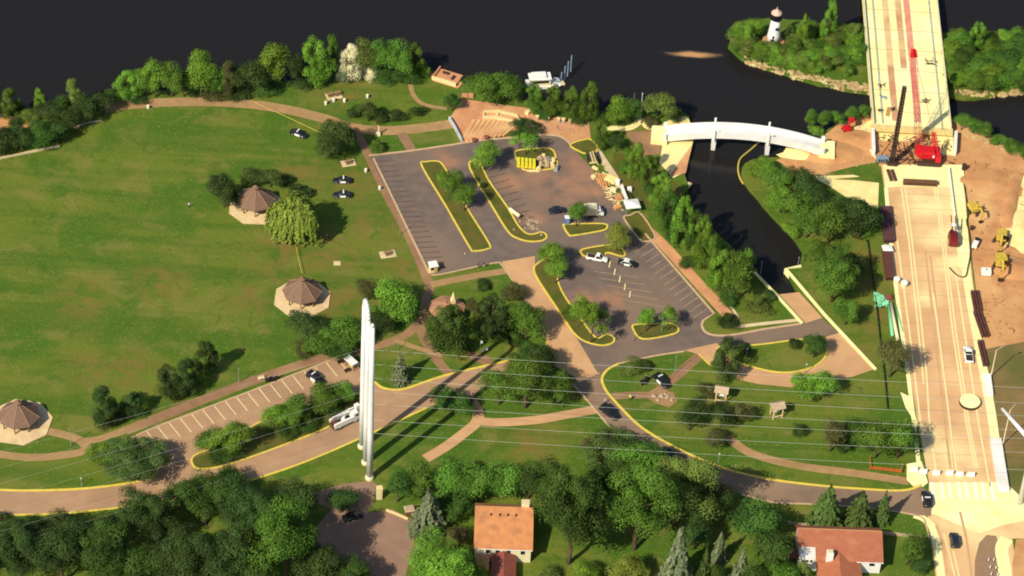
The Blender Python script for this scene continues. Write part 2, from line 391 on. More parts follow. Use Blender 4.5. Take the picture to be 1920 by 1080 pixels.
struct('ground', MB().prism(land, -4.0, 0.0), turf)
ISL_L = [(1366, 84), (1372, 70), (1392, 52), (1412, 38), (1445, 30), (1500, 34), (1560, 50), (1620, 60), (1700, 62), (1770, 58), (1850, 55), (1920, 60), (2030, 66), (2150, 90)]
ISL_S = [(2150, 160), (2030, 168), (1920, 166), (1870, 174), (1830, 182), (1790, 180), (1700, 176), (1625, 171), (1580, 164), (1525, 152), (1475, 136), (1425, 121), (1390, 107)]
isl = dense(W(ISL_L)) + dense(W(ISL_S))
struct('island', MB().prism(isl, -4.0, -0.55), turf)
# boulders along the island's near shore and a few by the far bridge foot
def boulder(mb, c, r, rnd):
    vs = []
    for k, (zz, rr) in enumerate(((-.5, .8), (.15, 1.0), (.6, .6))):
        for i in range(6):
            a = i * PI / 3 + k * .4; q = rr * r * rnd.uniform(.75, 1.2); vs.append((c[0] + q * math.cos(a), c[1] + q * math.sin(a), c[2] + zz * r * rnd.uniform(.8, 1.2)))
    fs = [(k * 6 + i, k * 6 + (i + 1) % 6, k * 6 + 6 + (i + 1) % 6, k * 6 + 6 + i) for k in range(2) for i in range(6)] + [(12, 13, 14, 15, 16, 17)]
    mb.add(vs, fs)
rk = MB(); rnd = random.Random(3)
for a, b, n, spread in (((1395, 108), (1475, 135), 70, 4), ((1475, 135), (1580, 160), 190, 9), ((1580, 160), (1632, 168), 130, 10), ((1790, 172), (1850, 176), 90, 6), ((1850, 176), (1930, 167), 40, 3)):
    for i in range(n):
        t = rnd.random(); boulder(rk, G(a[0] + (b[0] - a[0]) * t, a[1] + (b[1] - a[1]) * t + rnd.uniform(-spread + 3, 8), -.95), rnd.uniform(.35, .95), rnd)
for i in range(60):
    t = rnd.random(); boulder(rk, G(1800 + 120 * t, 250 + 42 * t + rnd.uniform(-3, 2), -.2), rnd.uniform(.3, .7), rnd)
struct('shore_rocks', rk, ROCKM, kind='stuff')
sheet('island_clearing', [(1420, 80), (1432, 70), (1445, 66), (1464, 72), (1480, 70), (1484, 78), (1466, 84), (1450, 93), (1436, 87)], -0.53, DIRT)
# shoal just under the surface
def shoal():
    mb = MB(); n = 40; rings = 10; c = G(1296, 103, WZ)
    ax = (G(1362, 106, WZ) - c); ay = (G(1296, 92, WZ) - c)
    vs = []; tint = []
    for r in range(rings + 1):
        for i in range(n):
            a = 2 * PI * i / n; q = r / rings * (1 + .10 * math.sin(3 * a + 1) + .06 * math.sin(5 * a))
            p = c + ax * (q * math.cos(a)) + ay * (q * math.sin(a) * (0.75 + 0.3 * math.cos(a - .5))); p.z = WZ + .02; vs.append(p); tint.append((r / rings))
    mb.add(vs, [(r * n + i, r * n + (i + 1) % n, (r + 1) * n + (i + 1) % n, (r + 1) * n + i) for r in range(rings) for i in range(n)])
    M = bpy.data.materials.new('shoal_sand'); M.use_nodes = True; nn = M.node_tree; L = nn.links; b = nn.nodes['Principled BSDF']; b.inputs['Roughness'].default_value = .4
    a = nn.nodes.new('ShaderNodeAttribute'); a.attribute_name = 'depth'
    g = nn.nodes.new('ShaderNodeNewGeometry'); t = nn.nodes.new('ShaderNodeTexNoise'); t.inputs['Scale'].default_value = .25; t.inputs['Detail'].default_value = 5; L.new(g.outputs['Position'], t.inputs['Vector'])
    ad = nn.nodes.new('ShaderNodeMath'); ad.operation = 'MULTIPLY_ADD'; L.new(t.outputs['Fac'], ad.inputs[0]); ad.inputs[1].default_value = .5; L.new(a.outputs['Fac'], ad.inputs[2])
    r = nn.nodes.new('ShaderNodeMapRange'); r.inputs[1].default_value = .45; r.inputs[2].default_value = 1.12; r.interpolation_type = 'SMOOTHSTEP'; L.new(ad.outputs[0], r.inputs[0])
    mx = nn.nodes.new('ShaderNodeMix'); mx.data_type = 'RGBA'; L.new(r.outputs[0], mx.inputs[0]); mx.inputs[6].default_value = (.50, .27, .11, 1); mx.inputs[7].default_value = (.012, .010, .009, 1)
    L.new(mx.outputs[2], b.inputs['Base Color'])
    o = struct('sandbar', mb, M)
    at = o.data.attributes.new('depth', 'FLOAT', 'POINT'); at.data.foreach_set('value', tint)
shoal()

# --- paths and paving of the park
path('park_path', [(196, 203), (260, 195), (340, 191), (420, 192), (490, 198), (550, 208), (610, 223), (660, 239), (720, 245), (790, 240), (856, 231)], 3.6, .012, PATH)
path('lot_side_path', [(664, 238), (690, 290), (725, 365), (765, 440), (799, 518), (806, 543), (798, 562), (796, 590), (780, 612)], 2.3, .016, BROWN)
path('shore_path', [(770, 158), (775, 178), (795, 196), (838, 204)], 1.3, .020, PATH)
path('short_path', [(752, 250), (764, 268), (771, 282)], 2.6, .020, BROWN)
path('dirt_trail', [(808, 534), (860, 523), (905, 515), (948, 508)], 2.2, .020, PATH)
path('grove_path', [(784, 604), (798, 640), (820, 675), (846, 706)], 2.4, .022, BROWN)
path('grove_path', [(784, 606), (765, 625), (735, 640), (695, 652), (640, 672)], 2.4, .024, BROWN)
path('grove_path', [(740, 638), (790, 655), (832, 667)], 1.4, .026, PATH)
path('pole_path', [(798, 860), (835, 838), (870, 812), (893, 792), (896, 772), (884, 752)], 2.7, .020, TAN)
path('pole_path', [(890, 788), (930, 792), (1000, 788), (1060, 778), (1116, 768)], 2.7, .024, TAN)
path('gazebo_path', [(88, 808), (130, 818), (156, 830), (158, 845), (120, 853), (60, 858), (0, 852), (-60, 842)], 2.3, .020, PATH)
path('gazebo_path', [(150, 828), (190, 822), (235, 806)], 2.0, .024, PATH)
path('stall_side_path', [(235, 808), (300, 782), (400, 742), (480, 712), (560, 685), (640, 662)], 2.8, .028, BROWN)
path('kiosk_path', [(1148, 743), (1190, 741), (1240, 742)], 2.3, .020, BROWN)
path('kiosk_path', [(1228, 742), (1250, 720), (1280, 695), (1322, 656)], 2.6, .024, BROWN)
sheet('kiosk_paving', [(1205, 742), (1228, 728), (1262, 736), (1270, 752), (1255, 764), (1232, 757)], .028, BROWN)
path('roadside_path', [(1362, 818), (1400, 846), (1450, 863), (1520, 877), (1600, 887), (1704, 903)], 2.4, .020, PATH)
sheet('garden_paving', [(872, 655), (915, 668), (935, 690), (915, 688), (880, 672)], .020, BROWN)
# --- asphalt lots
LOT = [(692, 292), (770, 283), (845, 272), (905, 263), (965, 258), (1010, 253), (1045, 255), (1062, 263), (1078, 281), (1092, 296), (1130, 340), (1165, 385), (1207, 437), (1337, 588), (1317, 602), (1317, 616), (1338, 628), (1375, 627), (1430, 617), (1503, 606),
       (1540, 596), (1574, 626), (1482, 638), (1375, 652), (1283, 660), (1225, 668), (1165, 680), (1140, 695), (1128, 715), (1140, 745), (1200, 802), (1120, 775), (1090, 735), (1080, 700), (1030, 650), (950, 508), (935, 492), (890, 500), (830, 513), (806, 514)]
sheet('parking_lot', LOT, .036, ASPH)
sheet('entry_road', [(940, 491), (1003, 480), (1003, 510), (1015, 535), (1052, 592), (1078, 630), (1090, 648), (1122, 702), (1126, 716), (1088, 722), (1076, 706), (1032, 682), (1023, 655), (1026, 632), (1016, 610), (998, 580), (972, 545), (950, 512)], .044, TAN)
sheet('boat_ramp', [(1461, 552), (1498, 548), (1542, 596), (1510, 606)], .040, TAN)
sheet('turning_bay', [(1283, 657), (1345, 643), (1352, 660), (1385, 682), (1425, 694), (1470, 699), (1520, 691), (1547, 672), (1552, 650), (1548, 632), (1574, 624), (1640, 692), (1600, 706), (1540, 718), (1480, 726), (1420, 720), (1385, 712), (1360, 695), (1334, 686), (1308, 664)], .044, TAN)
sheet('park_road', [(1122, 700), (1128, 715), (1132, 724), (1147, 746), (1202, 801), (1270, 841), (1330, 868), (1380, 885), (1450, 900), (1530, 910), (1600, 916), (1690, 921), (1728, 912), (1750, 930), (1745, 968), (1718, 966), (1640, 954), (1530, 946), (1450, 942), (1390, 927), (1300, 892), (1215, 852), (1145, 803), (1072, 718), (1090, 716)], .048, ROADASPH)
sheet('west_lot', [(245, 822), (300, 798), (480, 730), (650, 664), (690, 690), (704, 722), (690, 740), (650, 742), (520, 782), (450, 812), (395, 846), (366, 858), (362, 872), (376, 884), (293, 892), (280, 852), (262, 838)], .036, TANW)
sheet('west_road', [(-120, 915), (0, 920), (60, 921), (150, 918), (230, 909), (293, 890), (365, 878), (410, 876), (480, 854), (600, 808), (650, 780), (690, 745), (702, 717), (717, 727), (742, 731), (767, 727), (832, 705), (920, 684), (955, 676), (968, 688), (930, 712), (895, 736), (880, 752), (835, 752), (800, 765), (680, 820), (520, 885), (420, 915), (300, 942), (180, 957), (25, 966), (-120, 970)], .044, TANW)
sheet('cul_de_sac', [(585, 925), (640, 908), (690, 902), (705, 906), (700, 940), (688, 962), (735, 955), (770, 972), (792, 1000), (790, 1030), (765, 1060), (750, 1120), (690, 1120), (640, 1080), (600, 1040), (592, 990), (620, 955), (600, 945)], .012, mat('old_street', (.310, .190, .130), (.255, .160, .112), .3, .9, .02, c3=(.245, .145, .100), scale3=.07, world=True, detail=7))

# --- raised islands: planted bed inside a kerb
def island(pts, k=4, bed=PLANTER, km=None):
    p = W(spline(pts, True, k))
    struct('planting_bed', MB().prism(p, .03, .125), bed)
    struct('kerb', ribbon_mb(MB(), p, .44, .03, .15, True), km or YKERB)
island([(791, 312), (799, 304), (820, 303), (831, 311), (850, 344), (877, 393), (917, 457), (914, 467), (890, 471), (880, 463), (835, 385)])
island([(881, 316), (888, 301), (900, 305), (917, 340), (952, 390), (972, 424), (992, 440), (1017, 436), (1025, 445), (1015, 452), (992, 453), (970, 447), (952, 434), (922, 386)])
island([(966, 290), (974, 282), (1030, 279), (1042, 296), (1040, 315), (990, 320), (975, 311)])
island([(1057, 425), (1064, 421), (1130, 420), (1138, 427), (1128, 433), (1075, 442), (1066, 440)])
island([(1089, 474), (1096, 467), (1145, 459), (1160, 460), (1172, 476), (1165, 481), (1139, 474), (1130, 482), (1100, 482)])
island([(1186, 615), (1193, 609), (1225, 608), (1259, 607), (1272, 617), (1262, 627), (1205, 636)])
island([(1170, 410), (1182, 404), (1200, 400), (1227, 440), (1222, 451), (1210, 453), (1199, 449)], km=PKERB)
island([(1069, 272), (1097, 262), (1110, 264), (1121, 280), (1100, 288), (1086, 284)])
island([(1005, 497), (1002, 510), (1014, 533), (1052, 590), (1077, 626), (1098, 641), (1128, 648), (1149, 643), (1150, 632), (1136, 628), (1118, 634), (1096, 608), (1058, 555), (1044, 520), (1046, 500), (1030, 484)])
island([(1346, 652), (1375, 650), (1430, 646), (1500, 637), (1538, 638), (1550, 655), (1544, 674), (1518, 691), (1470, 699), (1420, 691), (1376, 676)], bed=turf)
island([(395, 842), (364, 855), (360, 868), (372, 879), (410, 876), (480, 854), (600, 808), (648, 780), (686, 746), (650, 742), (520, 778), (450, 812)])
# --- edges
kerb([(692, 292), (770, 283), (845, 272), (905, 263), (965, 258), (1010, 253), (1045, 255), (1062, 263), (1070, 272)], PKERB, width=.6)
kerb([(700, 297), (805, 513)], PKERB, smooth=False, width=.5)
kerb([(808, 516), (830, 514), (890, 501), (930, 493), (940, 496), (960, 524), (975, 548), (1000, 583), (1018, 612)], PKERB, width=.4)
kerb([(1018, 612), (1026, 634), (1022, 656)], YKERB, width=.4)
kerb([(1209, 438), (1339, 588), (1319, 601)], PKERB, smooth=False, width=.55)
kerb([(1319, 601), (1316, 610), (1322, 622), (1340, 629), (1375, 628), (1430, 618), (1503, 607)], PKERB, width=.6)
kerb([(1160, 682), (1140, 693), (1129, 708), (1132, 724), (1147, 746), (1202, 801), (1270, 841), (1330, 868), (1380, 885), (1450, 900), (1530, 910), (1600, 916), (1690, 920), (1728, 910)], YKERB, width=.6)
kerb([(1160, 682), (1225, 668), (1283, 659)], PKERB, width=.45)
kerb([(1310, 664), (1334, 687)], YKERB, width=.4, smooth=False)
kerb([(1072, 718), (1100, 750), (1145, 803)], PKERB, width=.4)
kerb([(1390, 927), (1450, 942), (1530, 946), (1640, 954), (1722, 968), (1736, 985), (1742, 1010)], PKERB, width=.4)
kerb([(-120, 914), (0, 919), (60, 920), (150, 917), (230, 908), (275, 898), (291, 890), (294, 880)], YKERB, width=.6)
kerb([(702, 716), (717, 727), (742, 731), (767, 727), (832, 705), (920, 684), (952, 677)], YKERB, width=.6)
kerb([(-120, 970), (25, 966), (100, 964), (180, 957), (300, 942), (420, 915), (520, 885), (600, 855), (680, 820), (800, 765)], YKERB, width=.5)
kerb([(245, 822), (300, 798), (480, 730), (650, 664)], PKERB, width=.45)
path('lot_side_walk', [(1108, 263), (1125, 290), (1152, 330), (1165, 352)], 1.7, .030, CONC)
path('canal_side_path', [(1205, 425), (1240, 455), (1290, 510), (1345, 570), (1375, 602)], 3.0, .030, BRICK)
path('canal_side_path', [(1360, 560), (1385, 596)], .7, .034, CONC)
path('stone_edging', [(1375, 614), (1430, 607), (1500, 600)], 1.1, .030, CONC)
# --- channel walls with a pale coping
def wall(label, pts, wd, z0, z1, material, cat='wall', name='retaining_wall'):
    o = link(name, ribbon_mb(MB(), W(pts), wd, z0, z1 - z0).mesh(name, material)); tag(o, label, cat); return o
wall('pale concrete wall along the west side of the boat ramp', [(1415, 512), (1462, 561), (1504, 607)], .7, -3, .35, BRIGHT)
wall('long pale concrete wall along the east side of the boat ramp', [(1502, 500), (1473, 505), (1545, 590), (1642, 694)], .7, -3, .4, BRIGHT)
# --- west landing of the white footbridge
sheet('landing_paving', [(1225, 240), (1272, 217), (1290, 220), (1298, 240), (1300, 262), (1286, 322), (1262, 334), (1236, 305), (1243, 268)], .030, SAND)
sheet('landing_lawn', [(1170, 247), (1236, 245), (1243, 268), (1236, 290), (1205, 292)], .034, BROWN)
sheet('landing_slope', [(1254, 333), (1286, 324), (1297, 272), (1276, 300)], .038, BRICK)
path('landing_walk', [(1135, 240), (1180, 240), (1203, 226), (1215, 238), (1240, 240)], 2.0, .042, SAND)
sheet('canal_dirt', [(1150, 285), (1200, 296), (1240, 320), (1275, 350), (1283, 362), (1260, 372), (1220, 390), (1190, 375), (1150, 320)], .026, PLANTER)
# --- plaza
sheet('plaza', [(843, 222), (866, 186), (900, 190), (990, 203), (1000, 215), (1060, 222), (1104, 228), (1108, 262), (1090, 264), (1072, 270), (1062, 262), (1045, 253), (1000, 252), (965, 256), (905, 261), (868, 268), (864, 258)], .030, BRICK)
STEP = mat('terrace_stone', (.660, .350, .165), (.560, .290, .135), 0.6, .9, .02, c3=(.70, .44, .20), scale3=.15, world=True)
for i in range(10):                                      # broad stone steps of the plaza
    t = i / 9
    a = (866 + 76 * t, 266 - 11 * t); b = (889 + 86 * t, 226 + 3 * t)
    o = link('terrace_step', ribbon_mb(MB(), [G(*a), G(*b)], 1.0, .0, .34).mesh('terrace_step', STEP)); o['kind'] = 'structure'
sheet('plaza_lawn', [(918, 258), (945, 246), (985, 246), (1000, 251), (965, 255), (930, 259)], .046, PLANTER)
sheet('plaza_soil', [(1052, 244), (1085, 243), (1100, 258), (1085, 264), (1066, 258), (1050, 253)], .046, DIRT)
# --- overlook
sheet('overlook_paving', [(803, 139), (835, 130), (845, 147), (868, 156), (858, 166), (812, 152)], .030, BRICK)
# --- left shore clearing
sheet('shore_clearing', [(-60, 214), (0, 212), (40, 222), (85, 232), (80, 246), (30, 243), (-60, 258)], .012, DIRT)
path('shore_strip', [(-60, 300), (0, 296), (60, 284), (112, 273)], .9, .012, CONC)
path('shore_strip', [(138, 239), (165, 230), (190, 226)], .8, .012, CONC)
# --- construction ground
sheet('works_dirt', [(1455, 300), (1485, 292), (1532, 266), (1572, 232), (1642, 211), (1790, 225), (1860, 254), (1920, 290), (2080, 340), (2080, 640), (1925, 640), (1845, 655), (1822, 480), (1808, 312), (1650, 312), (1560, 326), (1520, 331), (1480, 316)], .012, DIRT)
sheet('pale_ground', [(1455, 290), (1500, 275), (1538, 272), (1535, 292), (1500, 300), (1465, 296)], .018, SAND)
sheet('pale_ground', [(1520, 330), (1600, 328), (1648, 340), (1646, 392), (1620, 380), (1590, 372), (1560, 352)], .018, SAND)
sheet('pale_ground', [(1600, 240), (1640, 222), (1642, 300), (1618, 265)], .018, SAND)
sheet('pale_ground', [(1898, 360), (1918, 330), (1960, 325), (1960, 480), (1915, 475), (1890, 450), (1880, 475), (1896, 420)], .018, SAND)
sheet('pale_ground', [(1740, 250), (1786, 256), (1788, 292), (1766, 290), (1752, 270)], .018, SAND)
sheet('pale_ground', [(1648, 248), (1722, 252), (1712, 264), (1650, 264)], .018, SAND)
sheet('grass_patch', [(1545, 326), (1600, 312), (1648, 303), (1648, 318), (1600, 323)], .022, turf)
sheet('grass_patch', [(1560, 336), (1648, 328), (1648, 343), (1600, 338)], .022, turf)
sheet('works_verge', [(1845, 655), (1925, 640), (2080, 640), (2080, 945), (1895, 945), (1868, 770)], .010, mat('trampled_verge', (.165, .125, .040), (.235, .150, .060), 0.2, .95, .1, c3=(.105, .112, .026), scale3=.07, world=True, detail=8))
# --- the street
sheet('street', [(1652, 309), (1806, 309), (1817, 470), (1832, 580), (1850, 700), (1868, 800), (1888, 920), (1925, 945), (2080, 945), (2080, 1020), (1925, 1010), (1898, 1010), (1915, 1130), (1760, 1130), (1744, 1000), (1738, 960), (1742, 905), (1722, 800), (1706, 700), (1692, 600), (1674, 470)], .030, SHELF)
sheet('deck_end_slab', [(1656, 309), (1806, 309), (1810, 352), (1690, 350), (1660, 352)], .036, BRIGHT)
sheet('crossing_slab', [(1742, 905), (1886, 905), (1925, 942), (2080, 945), (2080, 985), (1925, 975), (1880, 985), (1835, 1000), (1800, 985), (1745, 962)], .036, BRIGHT)
path('sidewalk', [(1794, 352), (1802, 420), (1808, 480), (1816, 540), (1828, 610), (1843, 690), (1858, 770), (1866, 825), (1878, 905)], 2.2, .040, BRIGHT)
sheet('sidewalk', [(1782, 352), (1807, 352), (1813, 410), (1818, 470), (1818, 505), (1799, 505), (1791, 430)], .044, BRIGHT)
path('sidewalk', [(1661, 352), (1672, 470), (1688, 600), (1697, 660), (1708, 745), (1726, 900)], 1.0, .040, BRIGHT)
sheet('corner_slab', [(1700, 900), (1700, 870), (1728, 865), (1740, 905), (1728, 915), (1712, 912)], .044, BRIGHT)
sheet('corner_slab', [(1688, 735), (1708, 745), (1722, 800), (1715, 790), (1698, 765)], .044, BRIGHT)
path('sidewalk', [(1714, 966), (1735, 975), (1752, 1000), (1766, 1090), (1770, 1130)], 1.9, .040, BRIGHT)
path('sidewalk', [(1888, 1010), (1878, 1030), (1884, 1070), (1890, 1130)], 3.0, .040, BRIGHT)
sheet('works_dirt', [(1905, 1012), (1960, 1006), (1960, 1130), (1905, 1130), (1898, 1060)], .046, DIRT)
sheet('asphalt_patch', [(1826, 1130), (1828, 1050), (1836, 1018), (1850, 1003), (1868, 1005), (1876, 1030), (1880, 1130)], .036, mat('patch_asphalt', (.30, .19, .11), (.26, .165, .095), .4, .9, world=True))
def lines(name, segs, wd, z, material):
    mb = MB()
    for s in segs: ribbon_mb(mb, W(s), wd, z)
    return struct(name, mb, material)
lines('lane_lines', [[(1682, 450), (1705, 620), (1727, 800), (1735, 840)], [(1690, 352), (1704, 450), (1722, 620), (1732, 720)], [(1697, 352), (1710, 450), (1729, 620), (1737, 700), (1743, 800), (1755, 882)],
                     [(1752, 352), (1766, 450), (1786, 620), (1813, 800), (1828, 877)], [(1757, 352), (1771, 450), (1792, 620), (1818, 800), (1833, 877)], [(1792, 512), (1808, 620), (1836, 800), (1856, 912)], [(1750, 550), (1772, 720), (1786, 837), (1793, 883)]], .42, .056, YWHITE)
lines('stop_lines', [[(1770, 1000), (1790, 1080), (1800, 1130)], [(1787, 1032), (1798, 1080), (1810, 1130)]], .35, .056, YWHITE)
lines('crosswalk_bars', [[(x, 904), (x + 5, 934 + (x - 1747) * .05)] for x in (1747, 1764, 1779, 1796, 1810, 1827, 1842, 1858)], .8, .056, WPAINT)
lines('stall_lines', [[(700 + 100 * i / 21, 303 + 200 * i / 21), (738 + 100 * i / 21, 301 + 200 * i / 21)] for i in range(22)], .34, .046, FAINT)
lines('stall_lines', [[(912 + 62 * i / 8, 335 + 92 * i / 8), (948 + 62 * i / 8, 325 + 92 * i / 8)] for i in range(9)], .34, .046, FAINT)
lines('stall_lines', [[(1218 + 108 * i / 12, 455 + 124 * i / 12), (1192 + 108 * i / 12, 472 + 124 * i / 12)] for i in range(13)], .20, .046, STRIPE)
lines('stall_lines', [[(1113 + 12 * i, 509 + 13 * i), (1196 + 13 * i, 520 + 14 * i)] for i in range(5)], .18, .046, STRIPE)
lines('stall_lines', [[(1144 + 9.5 * i, 490 + 14 * i), (1142 + 9.5 * i, 502 + 14 * i)] for i in range(5)], .25, .050, YWHITE)
lines('stall_lines', [[(1040 + 12 * i, 548 + 16 * i), (1068 + 12 * i, 540 + 16 * i)] for i in range(5)], .18, .046, FAINT)
lines('stall_lines', [[(275 + 21 * i, 809 - 8.1 * i), (296 + 21 * i, 835 - 8.1 * i)] for i in range(18)], .20, .050, YWHITE)
lines('stop_line', [[(1084, 706), (1124, 700)]], .4, .056, TAN)

# ------------------------------------------------------------------ trees: crown of leaf-sized faces in clumps, tapered trunk with limbs
def leaf_mesh(name, cents, dirs, size, tint, aspect=1.0, droop=None, seed=0):
    """one quad per leaf spray: centre, facing, size"""
    r = np.random.RandomState(seed); n = len(cents)
    d = dirs + r.normal(0, .30, (n, 3)); d /= np.linalg.norm(d, axis=1)[:, None]
    up = r.normal(0, 1, (n, 3)) if droop is None else droop + r.normal(0, .25, (n, 3))
    u = np.cross(d, up); u /= (np.linalg.norm(u, axis=1)[:, None] + 1e-9); v = np.cross(u, d)
    s = (size * r.uniform(.65, 1.35, n))[:, None]
    u = u * s * .5; v = v * s * .5 * aspect
    P = np.stack([cents - v, cents + u * .9 - v * .1, cents + v, cents - u * .9 + v * .1], 1).reshape(-1, 3)
    me = bpy.data.meshes.new(name)
    me.vertices.add(4 * n); me.vertices.foreach_set('co', P.astype(np.float32).ravel())
    me.loops.add(4 * n); me.loops.foreach_set('vertex_index', np.arange(4 * n, dtype=np.int32))
    me.polygons.add(n); me.polygons.foreach_set('loop_start', np.arange(0, 4 * n, 4, dtype=np.int32)); me.polygons.foreach_set('loop_total', np.full(n, 4, dtype=np.int32))
    me.update(calc_edges=True)
    at = me.attributes.new('tint', 'FLOAT', 'POINT'); at.data.foreach_set('value', np.repeat(np.clip(tint, 0, 1), 4).astype(np.float32))
    me.materials.append(LEAF['mid'])
    return me
def unit(n, r):
    v = r.normal(0, 1, (n, 3)); return v / np.linalg.norm(v, axis=1)[:, None]
def clumped(name, seed, nclump, nleaf, leaf, shape, crad):
    """unit crown (1 wide, 1 high, foot at 0): clumps placed by shape(direction, u) -> centre"""
    r = np.random.RandomState(seed); C, D, T = [], [], []
    for k in range(nclump):
        c, rad = shape(k, r); rad *= crad
        d = unit(nleaf, r); d[:, 2] = np.where(d[:, 2] < -.35, -d[:, 2], d[:, 2])
        q = r.uniform(.30, 1.0, nleaf)[:, None] ** .5
        C.append(c + d * rad * q * np.array([1, 1, .8])); D.append(d + np.array([0, 0, .35]))
        T.append(np.clip(r.uniform(.05, .95) + r.normal(0, .16, nleaf), 0, 1))
    return leaf_mesh(name, np.concatenate(C), np.concatenate(D), leaf, np.concatenate(T), seed=seed)
def sh_round(z0, lump=.16, seed=0):
    ph = np.random.RandomState(seed + 50).uniform(0, 6.28, 6)
    def f(k, r):
        d = unit(1, r)[0]; 
        if d[2] < -.55: d[2] = -d[2]
        a = math.atan2(d[1], d[0]); q = 1 + lump * (math.sin(2 * a + ph[0]) + .7 * math.sin(3 * a + ph[1]) + .6 * math.sin(4 * d[2] + ph[2]))
        q *= r.uniform(.55, .92) if r.rand() < .75 else r.uniform(.1, .5)
        hc = (1 + z0) / 2; hz = (1 - z0) / 2
        return np.array([d[0] * .40 * q, d[1] * .40 * q, hc + d[2] * hz * .86 * q]), r.uniform(.7, 1.25)
    return f
def sh_egg(k, r):
    z = r.uniform(.1, .97); w_ = .42 * math.sin(PI * min(1, (z * .92 + .06) ** .75)) ** .8; a = r.uniform(0, 6.28); q = r.uniform(.35, 1) ** .5
    return np.array([w_ * q * math.cos(a), w_ * q * math.sin(a), z]), r.uniform(.7, 1.2) * (1.15 - .5 * z)
def sh_bush(k, r):
    d = unit(1, r)[0]; d[2] = abs(d[2]); q = r.uniform(.4, .9)
    return np.array([d[0] * .42 * q, d[1] * .42 * q, .12 + d[2] * .75 * q]), r.uniform(.7, 1.2)
def sh_flat(k, r):
    a = r.uniform(0, 6.28); q = r.uniform(0, 1) ** .5 * .43
    return np.array([q * math.cos(a), q * math.sin(a), .55 + .3 * (1 - (q / .43) ** 2) * r.uniform(.2, 1) - .15 * r.rand()]), r.uniform(.6, 1.2)
def conifer(name, seed, levels=15, broad=1.0):
    r = np.random.RandomState(seed); C, D, T = [], [], []
    for l in range(levels):
        t = l / (levels - 1); R = .5 * (1 - t) ** .85 * broad + .02; z = .06 + .92 * t; nb = max(4, int(13 * (1 - t) + 4))
        for b in range(nb):
            a = 2 * PI * b / nb + l * 1.1 + r.normal(0, .15); L_ = R * r.uniform(.72, 1.1); n = max(3, int(26 * L_ / .5) + 3); s = np.linspace(.18, 1, n); tn = r.uniform(.1, .9)
            p = np.stack([math.cos(a) * L_ * s, math.sin(a) * L_ * s, z - .11 * s * s * (1 - t * .6) + r.normal(0, .008, n)], 1) + r.normal(0, .014, (n, 3))
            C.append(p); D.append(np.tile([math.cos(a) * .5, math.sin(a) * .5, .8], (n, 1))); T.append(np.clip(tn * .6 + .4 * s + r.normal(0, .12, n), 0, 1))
    return leaf_mesh(name, np.concatenate(C), np.concatenate(D), .085, np.concatenate(T), aspect=1.2, seed=seed)
def willow(name, seed):
    r = np.random.RandomState(seed); C, D, T = [], [], []
    for k in range(420):
        d = unit(1, r)[0]; d[2] = abs(d[2]) * .9 + .02; q = r.uniform(.55, 1) ** .5 * (1 + .16 * math.sin(3 * math.atan2(d[1], d[0])) + .10 * math.sin(5 * math.atan2(d[1], d[0]) + 1))
        st = np.array([d[0] * .47 * q, d[1] * .47 * q, .60 + .38 * d[2] * q]); ln = r.uniform(.25, .92) * st[2] * (1.0 - .55 * d[2]); n = int(ln * 60) + 8; s = np.linspace(0, 1, n)
        p = st + np.stack([d[0] * .06 * s, d[1] * .06 * s, -ln * s], 1) + r.normal(0, .015, (n, 3)); tn = r.uniform(.1, .9)
        C.append(p); D.append(np.tile([d[0], d[1], .55 + .6 * d[2]], (n, 1))); T.append(np.clip(tn + r.normal(0, .15, n), 0, 1))
    c = np.concatenate(C); return leaf_mesh(name, c, np.concatenate(D), .048, np.concatenate(T), aspect=1.4, droop=np.tile([0, 0, 1.0], (len(c), 1)), seed=seed)
def trunk_mesh(name, seed, top, r0, limbs=4, spread=.25, fork=.35):
    r = random.Random(seed); mb = MB(); p = Vector((0, 0, -.03)); n = 4; r_ = r0
    pts = [p]
    for i in range(n):
        p = Vector((r.uniform(-.015, .015), r.uniform(-.015, .015), top * (i + 1) / n)); q = r0 * (1 - .7 * (i + 1) / n); mb.tube(pts[-1], p, r_, q, 8, i == 0); pts.append(p); r_ = q
    for i in range(limbs):
        a = 2 * PI * i / limbs + r.uniform(-.4, .4); z = top * (fork + (1 - fork) * i / max(1, limbs)); b = Vector((0, 0, z)); m_ = Vector((math.cos(a) * spread * .5, math.sin(a) * spread * .5, z + .12)); e = Vector((math.cos(a) * spread, math.sin(a) * spread, z + .2))
        mb.tube(b, m_, r0 * .5, r0 * .35, 6, False); mb.tube(m_, e, r0 * .35, r0 * .12, 6)
    return mb.mesh(name, BARK, True)
CROWN = {
    'round': [clumped('crown', s, 27, 330, .031, sh_round(.08, .22, s), .225) for s in (1, 2, 3, 4)],
    'big': [clumped('crown', s, 58, 380, .0195, sh_round(.06, .24, s), .15) for s in (11, 12, 13, 14)],
    'egg': [clumped('crown', s, 28, 310, .032, sh_egg, .21) for s in (21, 22, 23)],
    'bush': [clumped('foliage', s, 18, 250, .041, sh_bush, .26) for s in (31, 32, 33)],
    'thin': [clumped('crown', s, 18, 140, .034, sh_round(.25, .24, s), .18) for s in (41, 42)],
    'flat': [clumped('crown', s, 44, 280, .023, sh_flat, .14) for s in (51, 52)],
    'conifer': [conifer('crown', s) for s in (61, 62, 63)],
    'willow': [willow('crown', 71)],
}
TRUNK = {'round': trunk_mesh('trunk', 1, .70, .035), 'big': trunk_mesh('trunk', 2, .70, .030, 5, .28), 'egg': trunk_mesh('trunk', 3, .8, .032, 4, .15), 'bush': trunk_mesh('stem', 4, .45, .03, 5, .22, .1),
         'thin': trunk_mesh('trunk', 5, .75, .028, 5, .28), 'flat': trunk_mesh('trunk', 6, .6, .03, 6, .36), 'conifer': trunk_mesh('trunk', 7, .92, .022, 2, .1), 'willow': trunk_mesh('trunk', 8, .62, .035, 5, .25)}
